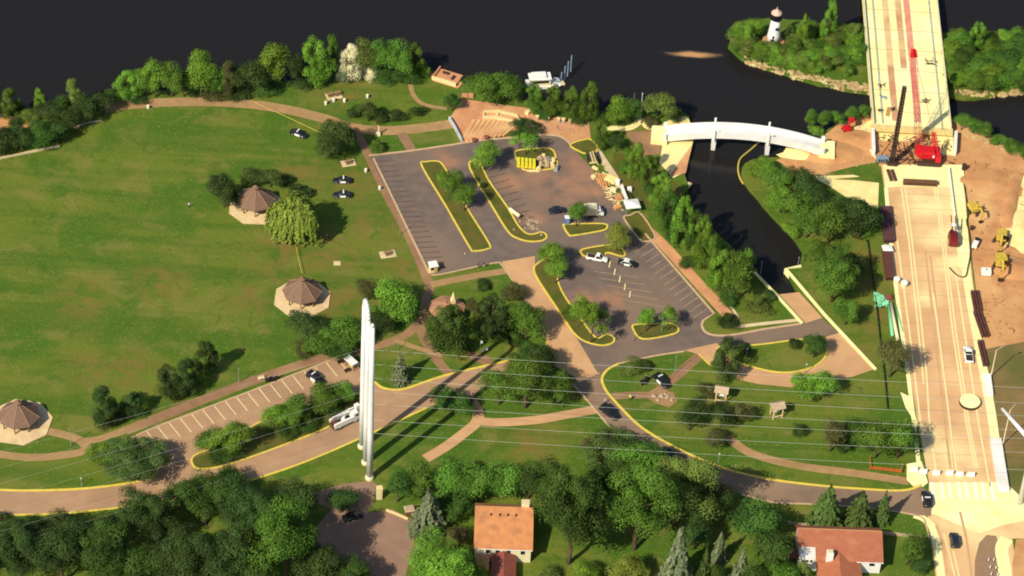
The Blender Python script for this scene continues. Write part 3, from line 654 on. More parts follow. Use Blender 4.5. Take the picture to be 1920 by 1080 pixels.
TREENAME = {'round': 'tree', 'big': 'tree', 'egg': 'tree', 'bush': 'shrub', 'thin': 'tree', 'flat': 'tree', 'conifer': 'conifer', 'willow': 'willow'}
LOOK = {'bright': 'bright green', 'mid': 'mid green', 'dark': 'dark green', 'olive': 'olive green', 'brown': 'brownish', 'yellow': 'yellow green', 'spruce': 'pale blue green', 'blossom': 'cream blossoming', 'deep': 'deep green', 'pine': 'dusky green'}
SHAPE = {'round': 'round tree', 'big': 'spreading tree', 'egg': 'upright tree', 'bush': 'low shrub', 'thin': 'sparse tree', 'flat': 'flat tree', 'conifer': 'conifer', 'willow': 'weeping willow'}
def ordinal(n):
    return ORD[n] if n < len(ORD) else '%d%s' % (n, {1: 'st', 2: 'nd', 3: 'rd'}.get(n % 10 if n % 100 not in (11, 12, 13) else 0, 'th'))
ORD = ['', 'first', 'second', 'third', 'fourth', 'fifth', 'sixth', 'seventh', 'eighth', 'ninth', 'tenth', 'eleventh', 'twelfth', 'thirteenth', 'fourteenth', 'fifteenth', 'sixteenth', 'seventeenth', 'eighteenth', 'nineteenth', 'twentieth',
       'twenty-first', 'twenty-second', 'twenty-third', 'twenty-fourth', 'twenty-fifth', 'twenty-sixth', 'twenty-seventh', 'twenty-eighth', 'twenty-ninth', 'thirtieth']
PROTO = {}; TR = random.Random(5)
def tree(kind, x, y, wpx, hpx, colour, label, group=None, zb=0.0, kw=1.0):
    p = G(x, y, zb); s = S(x, y)
    W_ = wpx / s * 1.10; H_ = max(.8, (hpx / s - .10 * W_) / math.cos(TH)); v = TR.randrange(len(CROWN[kind])); key = (kind, v)
    an = TR.uniform(.88, 1.13); sc = (W_ * an, W_ / an, H_ * TR.uniform(.95, 1.04)); rz = TR.uniform(0, 6.28)
    nm = TREENAME[kind]; cat = 'shrub' if kind == 'bush' else 'tree'
    if key not in PROTO:
        t = thing(nm, label, cat, p, rz); t.scale = sc
        link('foliage' if kind == 'bush' else 'crown', CROWN[kind][v], t); link('stem' if kind == 'bush' else 'trunk', TRUNK[kind], t); PROTO[key] = t
    else:
        t = dup(PROTO[key], p, rz, label, sc); t['category'] = cat
        if 'group' in t: del t['group']
    if group: t['group'] = group
    c = [o for o in t.children if o.name.startswith(('crown', 'foliage'))][0]
    c.material_slots[0].link = 'OBJECT'; c.material_slots[0].material = LEAF[colour]
    return t
def grove(where, group, rows, zb=0.0):
    """rows of (kind, x, y, w, h, colour) along a place; labels count from the left within the look-alikes"""
    rows = sorted(rows, key=lambda q: q[1]); tot = {}
    for q in rows: tot[(q[0], q[5])] = tot.get((q[0], q[5]), 0) + 1
    cnt = {}
    for k, x, y, w_, h_, c in rows:
        key = (k, c); cnt[key] = cnt.get(key, 0) + 1; base = LOOK[c] + ' ' + SHAPE[k]
        lab = base + ' ' + where if tot[key] == 1 else ('%s %s from the left %s' % (ordinal(cnt[key]), base, where))
        tree(k, x, y, w_, h_, c, lab, group, zb)
R_, B_, E_, U_, N_, F_, K_ = 'round', 'big', 'egg', 'bush', 'thin', 'flat', 'conifer'
grove('on the far left shore', 'trees on the far left shore', [(E_, 20, 217, 40, 50, 'mid'), (E_, 77, 205, 24, 40, 'bright'), (E_, 138, 205, 42, 56, 'olive'), (R_, 100, 230, 62, 44, 'dark'), (R_, 165, 226, 54, 48, 'dark'), (R_, 192, 216, 42, 40, 'dark'),
    (R_, -25, 225, 50, 45, 'deep'), (U_, 55, 226, 38, 22, 'olive'), (R_, 135, 240, 54, 40, 'dark'), (U_, 40, 212, 30, 22, 'dark'), (R_, 120, 222, 40, 40, 'deep'), (U_, 30, 236, 30, 16, 'dark')])
grove('in the dark hedge at the field corner', 'hedge plants at the left field corner', [(R_, 8, 290, 56, 52, 'dark'), (R_, 42, 284, 52, 46, 'dark'), (R_, 78, 277, 52, 46, 'deep'), (R_, 108, 268, 46, 40, 'dark'), (R_, -28, 296, 52, 52, 'dark'), (U_, 60, 256, 44, 22, 'dark'), (U_, 96, 252, 50, 28, 'deep')])
grove('in the lakeside tree row', 'trees in the lakeside row', [(E_, 240, 184, 44, 50, 'bright'), (R_, 214, 192, 30, 26, 'deep'), (R_, 268, 183, 46, 50, 'mid'), (R_, 292, 182, 56, 66, 'bright'), (R_, 322, 181, 54, 60, 'mid'), (R_, 345, 181, 42, 46, 'deep'), (R_, 378, 181, 56, 82, 'bright'),
    (R_, 405, 181, 46, 58, 'mid'), (E_, 430, 179, 44, 64, 'brown'), (R_, 466, 177, 62, 66, 'dark'), (U_, 258, 190, 36, 20, 'dark'), (U_, 400, 184, 44, 26, 'brown'), (U_, 442, 183, 44, 26, 'dark'), (R_, 516, 162, 68, 78, 'bright'), (R_, 552, 157, 48, 54, 'dark'), (E_, 588, 157, 54, 86, 'bright'),
    (E_, 622, 150, 36, 78, 'mid'), (R_, 614, 158, 36, 48, 'bright'), (U_, 500, 172, 50, 30, 'deep'), (U_, 570, 160, 44, 26, 'dark'), (R_, 680, 143, 56, 64, 'olive'), (R_, 714, 145, 54, 66, 'mid'), (R_, 744, 146, 60, 66, 'mid'), (E_, 776, 142, 40, 58, 'mid'), (U_, 795, 143, 26, 24, 'bright'), (U_, 725, 150, 50, 26, 'deep'), (U_, 765, 148, 50, 26, 'deep')])
grove('among the lakeside trees', 'blossoming plants among the lakeside trees', [(E_, 656, 148, 44, 66, 'blossom'), (U_, 692, 147, 30, 28, 'blossom'), (U_, 642, 154, 30, 34, 'spruce')])
grove('beside the marina plaza', 'trees beside the marina', [(R_, 905, 190, 66, 56, 'mid'), (R_, 945, 192, 66, 54, 'mid'), (R_, 972, 190, 40, 42, 'deep'), (E_, 1000, 207, 38, 52, 'mid'), (E_, 1036, 213, 38, 54, 'mid'), (E_, 1068, 217, 38, 54, 'mid'), (E_, 1103, 223, 40, 66, 'mid'), (R_, 1158, 232, 50, 50, 'bright'), (R_, 1188, 228, 40, 40, 'deep'),
    (R_, 1232, 226, 56, 54, 'olive'), (U_, 1258, 222, 38, 28, 'dark'), (U_, 1020, 216, 40, 22, 'deep'), (U_, 1085, 226, 40, 22, 'deep'), (U_, 1130, 230, 34, 24, 'deep'), (U_, 1222, 234, 36, 20, 'brown')])
grove('at the plaza edge', 'plants at the plaza edge', [(R_, 848, 207, 30, 32, 'deep'), (F_, 982, 254, 58, 30, 'dark'), (N_, 985, 290, 48, 46, 'bright')])
grove('on the lawn below the lakeside trees', 'shrubs on the lakeside lawn', [(U_, 664, 220, 32, 24, 'dark'), (R_, 690, 226, 36, 34, 'pine'), (U_, 716, 224, 32, 22, 'dark'), (U_, 748, 220, 34, 14, 'dark'), (U_, 783, 214, 28, 20, 'dark'), (U_, 730, 222, 22, 14, 'pine')])
grove('beside the north path bend', 'trees at the north path bend', [(R_, 615, 296, 60, 64, 'dark'), (R_, 634, 288, 64, 70, 'pine'), (R_, 655, 282, 30, 40, 'dark'), (U_, 707, 284, 26, 26, 'mid')])
grove('beside the upper pavilion', 'trees around the upper pavilion', [(R_, 420, 388, 58, 58, 'dark'), (R_, 402, 366, 40, 34, 'dark'), (R_, 470, 346, 42, 32, 'pine'), (R_, 507, 350, 42, 36, 'pine'), (U_, 534, 346, 28, 22, 'dark'), (U_, 556, 364, 32, 24, 'dark'), (U_, 577, 366, 24, 18, 'dark'), (U_, 445, 382, 32, 26, 'dark')])
tree('willow', 552, 446, 80, 84, 'yellow', 'pale yellow green weeping willow beside the upper pavilion')
grove('around the middle pavilion', 'trees around the middle pavilion', [(R_, 690, 562, 52, 42, 'brown'), (R_, 738, 594, 84, 70, 'bright'), (R_, 578, 645, 68, 60, 'dark'), (R_, 606, 664, 60, 50, 'mid'), (R_, 650, 650, 70, 58, 'mid'), (R_, 632, 668, 60, 40, 'deep'), (R_, 716, 622, 60, 42, 'dark'), (U_, 700, 600, 40, 28, 'mid'), (U_, 570, 660, 40, 24, 'brown'), (R_, 668, 640, 40, 40, 'brown')])
grove('in the grove by the round shelter', 'trees in the middle grove', [(E_, 840, 656, 74, 98, 'deep'), (E_, 922, 626, 68, 74, 'dark'), (R_, 985, 637, 68, 70, 'mid'), (R_, 962, 560, 44, 30, 'brown'), (U_, 908, 540, 36, 18, 'dark'), (U_, 815, 606, 34, 22, 'olive'), (R_, 945, 600, 34, 30, 'mid'), (U_, 960, 640, 40, 26, 'deep'), (R_, 888, 590, 34, 30, 'brown'), (U_, 870, 652, 40, 24, 'deep')])
tree(K_, 750, 714, 38, 60, 'spruce', 'sparse pale blue green conifer on the triangular lawn')
grove('on the long median of the lower lot', 'trees on the median of the lower lot', [(R_, 1032, 498, 52, 48, 'bright'), (R_, 1042, 530, 46, 46, 'bright'), (N_, 1108, 642, 56, 80, 'bright'), (R_, 1085, 612, 46, 56, 'bright'), (U_, 1070, 590, 34, 22, 'mid'), (N_, 1122, 625, 40, 50, 'mid')], .12)
grove('on a planting bed of the upper lot', 'trees on the beds of the upper lot', [(R_, 908, 318, 50, 52, 'bright'), (R_, 849, 366, 52, 46, 'mid'), (R_, 871, 394, 50, 48, 'mid'), (R_, 1080, 424, 40, 44, 'mid'), (R_, 1155, 470, 50, 50, 'yellow'), (U_, 905, 350, 16, 10, 'dark'), (R_, 830, 345, 26, 24, 'bright')], .12)
grove('on the small bed of the lower lot', 'trees on the small bed of the lower lot', [(R_, 1211, 621, 36, 44, 'bright'), (N_, 1252, 618, 44, 46, 'bright')], .12)
grove('along the west bank of the channel', 'trees along the west bank of the channel', [(E_, 1124, 278, 31, 52, 'mid'), (R_, 1155, 284, 30, 32, 'dark'), (U_, 1180, 296, 26, 22, 'mid'), (E_, 1190, 336, 34, 66, 'bright'), (E_, 1215, 352, 36, 64, 'mid'), (E_, 1236, 398, 45, 76, 'bright'), (E_, 1250, 430, 41, 74, 'deep'), (E_, 1275, 466, 41, 94, 'bright'), (E_, 1300, 470, 38, 76, 'deep'),
    (E_, 1312, 498, 45, 92, 'bright'), (E_, 1330, 525, 45, 86, 'mid'), (E_, 1345, 546, 48, 84, 'bright'), (R_, 1384, 560, 72, 84, 'mid'), (U_, 1222, 366, 36, 26, 'deep'), (U_, 1262, 450, 34, 26, 'deep'), (R_, 1398, 510, 34, 44, 'bright'), (U_, 1290, 500, 34, 26, 'deep'), (U_, 1172, 322, 30, 22, 'mid'), (U_, 1366, 566, 40, 26, 'deep')])
grove('on the lawn beside the boat ramp', 'shrubs beside the boat ramp', [(U_, 1420, 582, 48, 30, 'olive'), (U_, 1365, 610, 42, 26, 'dark'), (U_, 1445, 560, 30, 18, 'dark')])
grove('along the east bank of the channel', 'trees along the east bank of the channel', [(R_, 1425, 335, 46, 40, 'bright'), (R_, 1440, 350, 50, 46, 'bright'), (R_, 1455, 375, 56, 56, 'mid'), (R_, 1475, 362, 60, 46, 'brown'), (R_, 1505, 380, 64, 58, 'dark'), (R_, 1462, 398, 50, 46, 'bright'), (R_, 1490, 420, 60, 62, 'mid'), (R_, 1530, 418, 60, 56, 'dark'), (R_, 1512, 445, 62, 60, 'mid'), (R_, 1552, 455, 72, 74, 'mid'),
    (R_, 1608, 446, 72, 80, 'dark'), (R_, 1570, 425, 50, 56, 'dark'), (B_, 1560, 565, 110, 100, 'mid'), (R_, 1584, 608, 50, 50, 'mid'), (U_, 1535, 480, 50, 34, 'mid'), (U_, 1420, 316, 34, 22, 'yellow'), (R_, 1590, 400, 36, 30, 'deep'), (R_, 1590, 520, 50, 50, 'dark'), (U_, 1480, 440, 36, 28, 'bright')])
grove('on the shore behind the footbridge', 'shrubs behind the footbridge', [(R_, 1516, 244, 30, 38, 'mid'), (R_, 1541, 242, 32, 36, 'mid'), (R_, 1567, 236, 26, 28, 'mid'), (R_, 1594, 228, 36, 28, 'mid'), (R_, 1618, 222, 26, 24, 'mid'), (U_, 1528, 248, 30, 18, 'bright')])
grove('on the shore right of the road bridge', 'shrubs right of the road bridge', [(R_, 1802, 244, 32, 30, 'mid'), (R_, 1824, 250, 34, 28, 'mid'), (R_, 1848, 258, 34, 28, 'mid'), (U_, 1872, 268, 34, 18, 'mid'), (U_, 1898, 278, 38, 16, 'mid'), (U_, 1930, 290, 40, 18, 'mid')])
ig = random.Random(9); rows = []
for i in range(92):
    x = ig.uniform(1380, 1622); t = (x - 1380) / 242; y = ig.uniform(62 if x < 1415 or x > 1490 else 98, 104 + 50 * t)
    if 1425 < x < 1482 and y < 100: continue
    rows.append((ig.choice((U_, U_, R_)), x, y, ig.uniform(26, 44), ig.uniform(18, 30), ig.choice(('bright', 'olive', 'mid', 'mid', 'bright', 'olive'))))
grove('on the lighthouse island', 'plants on the lighthouse island', rows + [(E_, 1505, 92, 28, 64, 'bright'), (E_, 1551, 78, 34, 70, 'bright'), (R_, 1392, 84, 38, 40, 'bright'), (R_, 1412, 74, 40, 38, 'bright'), (R_, 1490, 108, 34, 34, 'mid'), (E_, 1480, 80, 22, 34, 'deep')], -.55)
rows = []
for i in range(80):
    x = ig.uniform(1785, 2000); y = ig.uniform(78, 168); rows.append((ig.choice((U_, R_, R_)), x, y, ig.uniform(32, 54), ig.uniform(22, 36), ig.choice(('bright', 'mid', 'mid', 'deep'))))
grove('on the island right of the bridge', 'plants on the island right of the bridge', rows + [(E_, 1828, 92, 34, 50, 'bright'), (R_, 1800, 100, 40, 40, 'mid')], -.55)
grove('on the field above the west lot', 'trees on the field above the west lot', [(E_, 194, 794, 58, 70, 'dark'), (E_, 247, 778, 42, 50, 'dark'), (E_, 316, 744, 50, 62, 'dark'), (E_, 350, 738, 50, 66, 'dark'), (E_, 386, 704, 46, 64, 'dark'), (U_, 222, 790, 36, 24, 'dark')])
grove('in the hedge island of the west road', 'plants of the west road hedge island', [(R_, 396, 848, 58, 44, 'mid'), (R_, 440, 852, 66, 62, 'bright'), (R_, 525, 806, 54, 52, 'bright'), (R_, 560, 794, 56, 58, 'mid'), (R_, 603, 772, 56, 54, 'mid'), (R_, 640, 754, 50, 42, 'mid'), (U_, 570, 800, 50, 30, 'deep'), (U_, 420, 858, 56, 30, 'deep'), (U_, 618, 766, 46, 26, 'deep'), (U_, 540, 812, 50, 26, 'deep')], .12)
grove('beside the west lot entrance', 'trees at the west lot entrance', [(F_, 250, 892, 130, 76, 'pine'), (R_, 188, 872, 48, 44, 'bright'), (R_, 222, 886, 50, 44, 'mid')])
grove('between the two park roads', 'trees between the park roads', [(R_, 842, 770, 70, 46, 'deep'), (B_, 985, 764, 100, 110, 'mid'), (R_, 935, 758, 62, 70, 'mid'), (R_, 1012, 700, 60, 52, 'dark'), (R_, 1045, 758, 60, 64, 'mid'), (U_, 870, 766, 40, 26, 'brown'), (R_, 985, 690, 50, 46, 'deep')])
grove('on the lawn by the kiosks', 'plants on the lawn by the kiosks', [(R_, 1293, 806, 52, 66, 'dark'), (U_, 1325, 738, 34, 24, 'brown'), (E_, 1355, 712, 50, 74, 'pine'), (U_, 1184, 694, 44, 24, 'olive'), (U_, 1212, 690, 24, 18, 'dark'), (R_, 1388, 792, 40, 40, 'brown'), (R_, 1350, 800, 50, 46, 'dark'), (R_, 1335, 838, 54, 36, 'brown')])
grove('around the oval drive', 'trees around the oval drive', [(R_, 1500, 744, 52, 46, 'bright'), (R_, 1538, 746, 58, 52, 'bright'), (R_, 1526, 670, 46, 44, 'deep'), (U_, 1394, 660, 30, 22, 'dark'), (R_, 1362, 662, 30, 32, 'dark'), (U_, 1490, 648, 28, 16, 'dark')])
grove('on the lower lawn by the street', 'trees on the lower lawn', [(R_, 1556, 846, 62, 60, 'brown'), (R_, 1605, 838, 60, 52, 'deep'), (R_, 1640, 858, 74, 72, 'mid'), (R_, 1682, 858, 70, 76, 'mid'), (R_, 1668, 706, 70, 70, 'brown'), (U_, 1500, 812, 30, 18, 'dark'), (U_, 1580, 842, 40, 26, 'dark')])
grove('beside the curving park road', 'trees beside the curving park road', [(F_, 1148, 868, 108, 66, 'pine'), (R_, 1190, 862, 50, 44, 'dark'), (R_, 1105, 850, 40, 34, 'brown')])
grove('in the belt behind the orange roofed house', 'trees behind the orange roofed house', [(R_, 745, 940, 62, 66, 'deep'), (R_, 790, 932, 70, 66, 'mid'), (R_, 845, 936, 76, 74, 'mid'), (R_, 895, 938, 72, 72, 'mid'), (R_, 945, 934, 76, 74, 'mid'), (R_, 990, 935, 66, 66, 'deep'), (R_, 865, 962, 70, 50, 'deep'), (R_, 820, 970, 60, 44, 'deep')])
grove('right of the orange roofed house', 'trees right of the orange roofed house', [(B_, 1065, 1056, 138, 192, 'deep'), (B_, 1190, 1030, 135, 175, 'mid'), (B_, 1265, 985, 135, 140, 'olive'), (B_, 1130, 965, 100, 110, 'deep'), (R_, 1330, 955, 70, 56, 'brown'), (R_, 1205, 900, 90, 74, 'mid'), (R_, 1040, 965, 70, 76, 'mid'), (R_, 1300, 1030, 70, 70, 'dark'), (R_, 1345, 975, 60, 56, 'dark')])
grove('in the garden between the houses', 'garden conifers between the houses', [(K_, 1265, 1092, 60, 118, 'spruce'), (K_, 1318, 1090, 30, 74, 'pine'), (K_, 1346, 1052, 32, 66, 'spruce'), (K_, 1383, 1108, 48, 92, 'spruce')])
grove('below the garden conifers', 'leafy garden plants between the houses', [(R_, 1178, 1098, 64, 64, 'yellow'), (R_, 1097, 1100, 56, 54, 'bright'), (R_, 1416, 1018, 92, 88, 'deep'), (R_, 1440, 1080, 84, 84, 'deep'), (R_, 1340, 1100, 40, 44, 'deep'), (U_, 1030, 1090, 50, 34, 'olive'), (R_, 1460, 1110, 70, 60, 'mid'), (R_, 1405, 1120, 70, 70, 'deep')])
grove('behind the red roofed house', 'conifers behind the red roofed house', [(K_, 1546, 988, 76, 92, 'pine'), (K_, 1608, 990, 70, 82, 'pine'), (K_, 1652, 980, 32, 66, 'pine')])
grove('by the red roofed house', 'garden plants by the red roofed house', [(R_, 1700, 1058, 66, 64, 'mid'), (U_, 1725, 1070, 40, 36, 'dark'), (U_, 1655, 1098, 26, 26, 'yellow'), (E_, 1502, 1098, 34, 50, 'olive'), (U_, 1470, 1030, 40, 26, 'dark')])
tree(K_, 802, 996, 76, 92, 'spruce', 'blue green spruce beside the cul-de-sac')
grove('in the wood at the bottom left', 'trees of the bottom left wood', [(B_, 40, 1075, 120, 106, 'dark'), (B_, 115, 1090, 130, 118, 'dark'), (B_, 200, 1095, 130, 124, 'deep'), (B_, 285, 1020, 110, 108, 'dark'), (B_, 340, 1100, 130, 124, 'dark'), (B_, 385, 982, 116, 100, 'deep'), (B_, 450, 1000, 110, 110, 'dark'), (B_, 420, 1110, 130, 130, 'dark'), (B_, 535, 1095, 132, 180, 'mid'), (B_, 490, 1040, 110, 120, 'dark'),
    (R_, 560, 975, 84, 76, 'dark'), (R_, 600, 1100, 90, 90, 'dark'), (R_, 120, 1020, 80, 60, 'dark'), (R_, 250, 1010, 80, 70, 'dark'), (B_, 660, 1120, 110, 76, 'deep'), (B_, -20, 1080, 110, 100, 'dark'), (R_, 340, 950, 60, 52, 'deep'), (R_, 430, 930, 70, 56, 'deep'), (R_, 195, 1030, 70, 66, 'dark'), (R_, 640, 960, 70, 44, 'dark'), (B_, 260, 1110, 120, 100, 'deep'), (B_, 480, 1120, 110, 90, 'deep'), (R_, 60, 1010, 70, 44, 'dark')])
grove('left of the orange roofed house', 'trees left of the orange roofed house', [(B_, 825, 1115, 150, 112, 'bright'), (R_, 860, 1020, 50, 34, 'brown'), (U_, 790, 1020, 34, 24, 'olive'), (R_, 885, 1100, 50, 60, 'mid')])
tree('bush', 8, 975, 24, 18, 'dark', 'small dark shrub at the left edge below the west road')

# ------------------------------------------------------------------ the road bridge
DZ = 2.0                                                  # deck height
def up(x, y, z): return G(x, y, z)
A0, A1 = up(1633, 232, DZ), up(1787, 243, DZ)             # near corners of the deck
dirv = ((up(1613, -60, DZ) + up(1750, -60, DZ)) / 2 - (A0 + A1) / 2).normalized()
BL = 230.0; bmid = (A0 + A1) / 2; bang = math.atan2(dirv.y, dirv.x); BW = 20.9
bridge = thing('road_bridge', 'long pale concrete road bridge under construction crossing the lake', 'bridge', (bmid.x, bmid.y, 0), bang)
part('deck', MB().box((BL / 2, 0, DZ - .45), (BL, BW, .9)), BRIGHT, bridge)
for s in (-1, 1):
    part('barrier', MB().box((BL / 2, s * (BW / 2 - .25), DZ + .48), (BL, .38, .95)), CREAM, bridge)
    part('girder', MB().box((BL / 2, s * (BW / 2 - 1.6), DZ - 1.4), (BL, .9, 1.0)), CONC, bridge)
part('rail', MB().path([Vector((0, BW / 2 - 2.6, DZ + .55)), Vector((BL, BW / 2 - 2.6, DZ + .55))], .08), BLUEGREY, bridge)
part('rail', MB().path([Vector((-1, -BW / 2 + 2.6, DZ + .55)), Vector((BL, -BW / 2 + 2.6, DZ + .55))], .08), BLUEGREY, bridge)
for s, sy in ((1, BW / 2 - 2.6), (-1, -BW / 2 + 2.6)):
    mb = MB()
    for i in range(76): mb.box((1 + 3 * i, sy, DZ + .27), (.09, .09, .54))
    part('rail_post', mb, BLUEGREY, bridge)['kind'] = 'stuff'
for x in (4, 36, 68, 100, 132):
    part('pier', MB().box((x, 0, -.9), (1.6, BW - 3, 3.4)), CONC, bridge)
part('end_beam', MB().box((-.75, 0, DZ - .5), (1.5, BW + .6, 1.3)), mat('pale_beam', (.74, .60, .25), (.62, .46, .18), .8, .85), bridge)
for (y0, y1, x0, x1, M_, z_) in ((3.4, 5.1, 2, 200, RUSTPAINT, .004), (-.2, 1.5, 25, 200, RUSTPAINT, .004), (-2.6, -.9, 2, 95, mat('red_dust', (.62, .20, .15), (.70, .34, .22), .3, .9), .008)):
    part('stain', MB().add([(x0, y0, DZ + z_), (x1, y0, DZ + z_), (x1, y1, DZ + z_), (x0, y1, DZ + z_)], [(0, 1, 2, 3)]), M_, bridge)
def white_wing(label, pts, z):
    wall(label, pts, .8, -.5, z, STEELWHITE, 'wall', 'wing_wall')
white_wing('white wing wall below the left corner of the road bridge', [(1635, 250), (1637, 292)], 2.0)
white_wing('white wing wall below the right corner of the road bridge', [(1791, 256), (1789, 292)], 2.0)
wall('thin white guard rail between the street and the right sidewalk', [(1779, 318), (1788, 390), (1797, 454)], .3, 0, .8, STEELWHITE, 'guard rail', 'guard_rail')
# odds and ends lying on the deck, one of them imitating a shadow
def simple(name, label, cat, mb, material, loc, rz=0.0, group=None, smooth=False):
    o = link(name, mb.mesh(name, material, smooth)); o.location = loc; o.rotation_euler = (0, 0, rz); return tag(o, label, cat, group)
def bent(mb, n, r, L_, seed):
    q = random.Random(seed)
    for i in range(n):
        a = q.uniform(0, PI); c = Vector((q.uniform(-r, r), q.uniform(-r, r), .08 + .12 * q.random())); d = Vector((math.cos(a), math.sin(a), 0)) * L_ / 2; mb.tube(c - d, c + d, .09, .09, 6)
    return mb
for (x, y, r, lab, M_) in ((1745, 117, 1.2, 'dark coil of hoses on the bridge deck by the right barrier', DARKSTEEL), (1735, 191, .9, 'dark bars added as the mast shadow tip on the right bridge deck', DARKSTEEL), (1656, 183, .8, 'blue grey bundle of conduit on the bridge deck near the left rail', BLUEGREY),  # dark bars in the middle entry stand in for the mast's shadow tip
                           (1654, 161, .7, 'brownish bundle of rods on the bridge deck above the blue grey one', RUST), (1652, 207, .6, 'dark bucket pile at the near end of the left bridge rail', DARKSTEEL), (1674, 206, .6, 'green hose bundle on the deck near the end beam', BLACKFAB)):
    simple('tool_or_shadow_heap', lab, 'tools', bent(MB(), 8, r, r * 1.8, int(x)), M_, G(x, y, DZ), 0, 'things lying on the bridge deck')
mb = MB(); 
for i in range(3): mb.bar((-1.9, -.35 + .35 * i, 0), (1.9, -.35 + .35 * i, 0), .28, .25)
simple('plank_stack', 'orange planks stacked on the deck beside the dark mast', 'planks', mb, ORANGEWOOD, G(1665, 210, DZ), math.radians(80))

for k in range(24):                                       # expansion joints across the deck
    part('joint', MB().box((6 + 9 * k, 0, DZ + .013), (.16, BW - 1.0, .012)), mat('joint_filler', (.40, .31, .15), (.34, .26, .13), 1, .9), bridge)
def scraps(name, poly, n, seed, M_, r0, r1, z=0.0):
    """loose stones and offcuts strewn over a patch of ground"""
    q = random.Random(seed); mb = MB(); xs = [p_[0] for p_ in poly]; ys = [p_[1] for p_ in poly]
    def inside(x, y):
        c = False
        for (x0, y0), (x1, y1) in zip(poly, poly[1:] + poly[:1]):
            if (y0 > y) != (y1 > y) and x < (x1 - x0) * (y - y0) / (y1 - y0) + x0: c = not c
        return c
    while n > 0:
        x, y = q.uniform(min(xs), max(xs)), q.uniform(min(ys), max(ys))
        if not inside(x, y): continue
        n -= 1
        if q.random() < .6: boulder(mb, G(x, y, z), q.uniform(r0, r1), q)
        else: mb.box(G(x, y, z + .06), (q.uniform(.4, 2.2), q.uniform(.1, .35), .12), q.uniform(0, PI))
    return struct(name, mb, M_, kind='stuff')
scraps('rubble', [(1650, 250), (1780, 262), (1800, 308), (1655, 306)], 150, 41, RUST, .1, .35)
scraps('rubble', [(1470, 298), (1570, 240), (1640, 228), (1645, 305), (1540, 322)], 120, 42, STONE, .12, .4)
scraps('rubble', [(1812, 300), (1920, 300), (1920, 630), (1850, 640), (1828, 480)], 120, 43, mat('earth_clods', (.34, .17, .075), (.28, .13, .06), 1, .95), .12, .35)
scraps('rubble', [(1108, 305), (1130, 308), (1172, 365), (1168, 398), (1150, 388), (1128, 350)], 110, 44, PALEWOOD, .12, .4)
scraps('rubble', [(985, 405), (1012, 415), (1010, 432), (990, 428)], 40, 45, STONE, .1, .3)
scraps('rubble', [(1000, 222), (1100, 232), (1104, 262), (1050, 250), (1000, 240)], 60, 46, STONE, .12, .4)
lines('street_joints', [[(1655 + (y - 309) * .112, y), (1808 + (y - 309) * .122, y + 7)] for y in range(362, 880, 27)], .10, .050, mat('seam_filler', (.43, .255, .13), (.38, .22, .11), 1, .9, world=True))
lines('tyre_marks', [[(1735 + d, 470 + d), (1752 + d, 620), (1768 + d, 760), (1782 + d, 880)] for d in (0, 9)] + [[(1755, 985), (1768, 1020), (1776, 1075)], [(1800, 960), (1812, 1010), (1822, 1080)]], .55, .052, mat('tyre_grime', (.54, .315, .16), (.62, .37, .19), .2, .9, world=True))

# ------------------------------------------------------------------ the white arched footbridge
FA, FB = G(1248, 250, 1.6), G(1541, 276, 1.6)
fd = FB - FA; FL = fd.length; fang = math.atan2(fd.y, fd.x)
fb = thing('footbridge', 'white arched footbridge spanning the channel mouth on white columns', 'bridge', (FA.x, FA.y, 0), fang)
def archz(t): return 1.4 + 3.1 * (1 - (2 * t - 1) ** 2)
def arch_strip(y0, y1, zlo, zhi, n=28, t0=0.0, t1=1.0):
    mb = MB(); vs = []; fs = []
    for i in range(n + 1):
        t = t0 + (t1 - t0) * i / n; x = FL * t; z = archz(t); vs += [(x, y0, z + zlo), (x, y1, z + zlo), (x, y1, z + zhi), (x, y0, z + zhi)]
    for i in range(n):
        o = 4 * i; fs += [(o + k, o + 4 + k, o + 4 + (k + 1) % 4, o + (k + 1) % 4) for k in range(4)]
    fs += [(0, 1, 2, 3), (4 * n + 3, 4 * n + 2, 4 * n + 1, 4 * n)]
    return mb.add(vs, fs)
part('deck', arch_strip(-2.0, 2.0, -.35, .0), STEELWHITE, fb)
for s in (-1, 1):
    part('parapet', arch_strip(s * 2.0 - .18, s * 2.0 + .18, -1.0, 1.05), STEELWHITE, fb)
for t in (.31, .655):
    z = archz(t)
    p_ = part('pier', MB().box((FL * t, 0, (z - 1.0 - 3.4) / 2 + .0), (1.0, 3.2, z - 1.0 + 3.4), 0, 0, 1.25), STEELWHITE, fb)
    for s in (-1, 1): part('post', MB().tube((FL * t, s * 2.35, z - 1.6), (FL * t, s * 2.35, z + 2.2), .32, .30, 10), STEELWHITE, fb)
part('abutment', MB().box((-1.6, 0, .55), (4.2, 6.2, 1.9)), BRIGHT, fb)
part('abutment', MB().box((FL + 1.4, 0, .55), (4.0, 6.2, 1.9)), BRIGHT, fb)
for x in (-.2, FL + .2):
    for s in (-1, 1): part('pylon', MB().box((x, s * 2.35, 1.9), (.9, .9, 2.6)), STEELWHITE, fb)

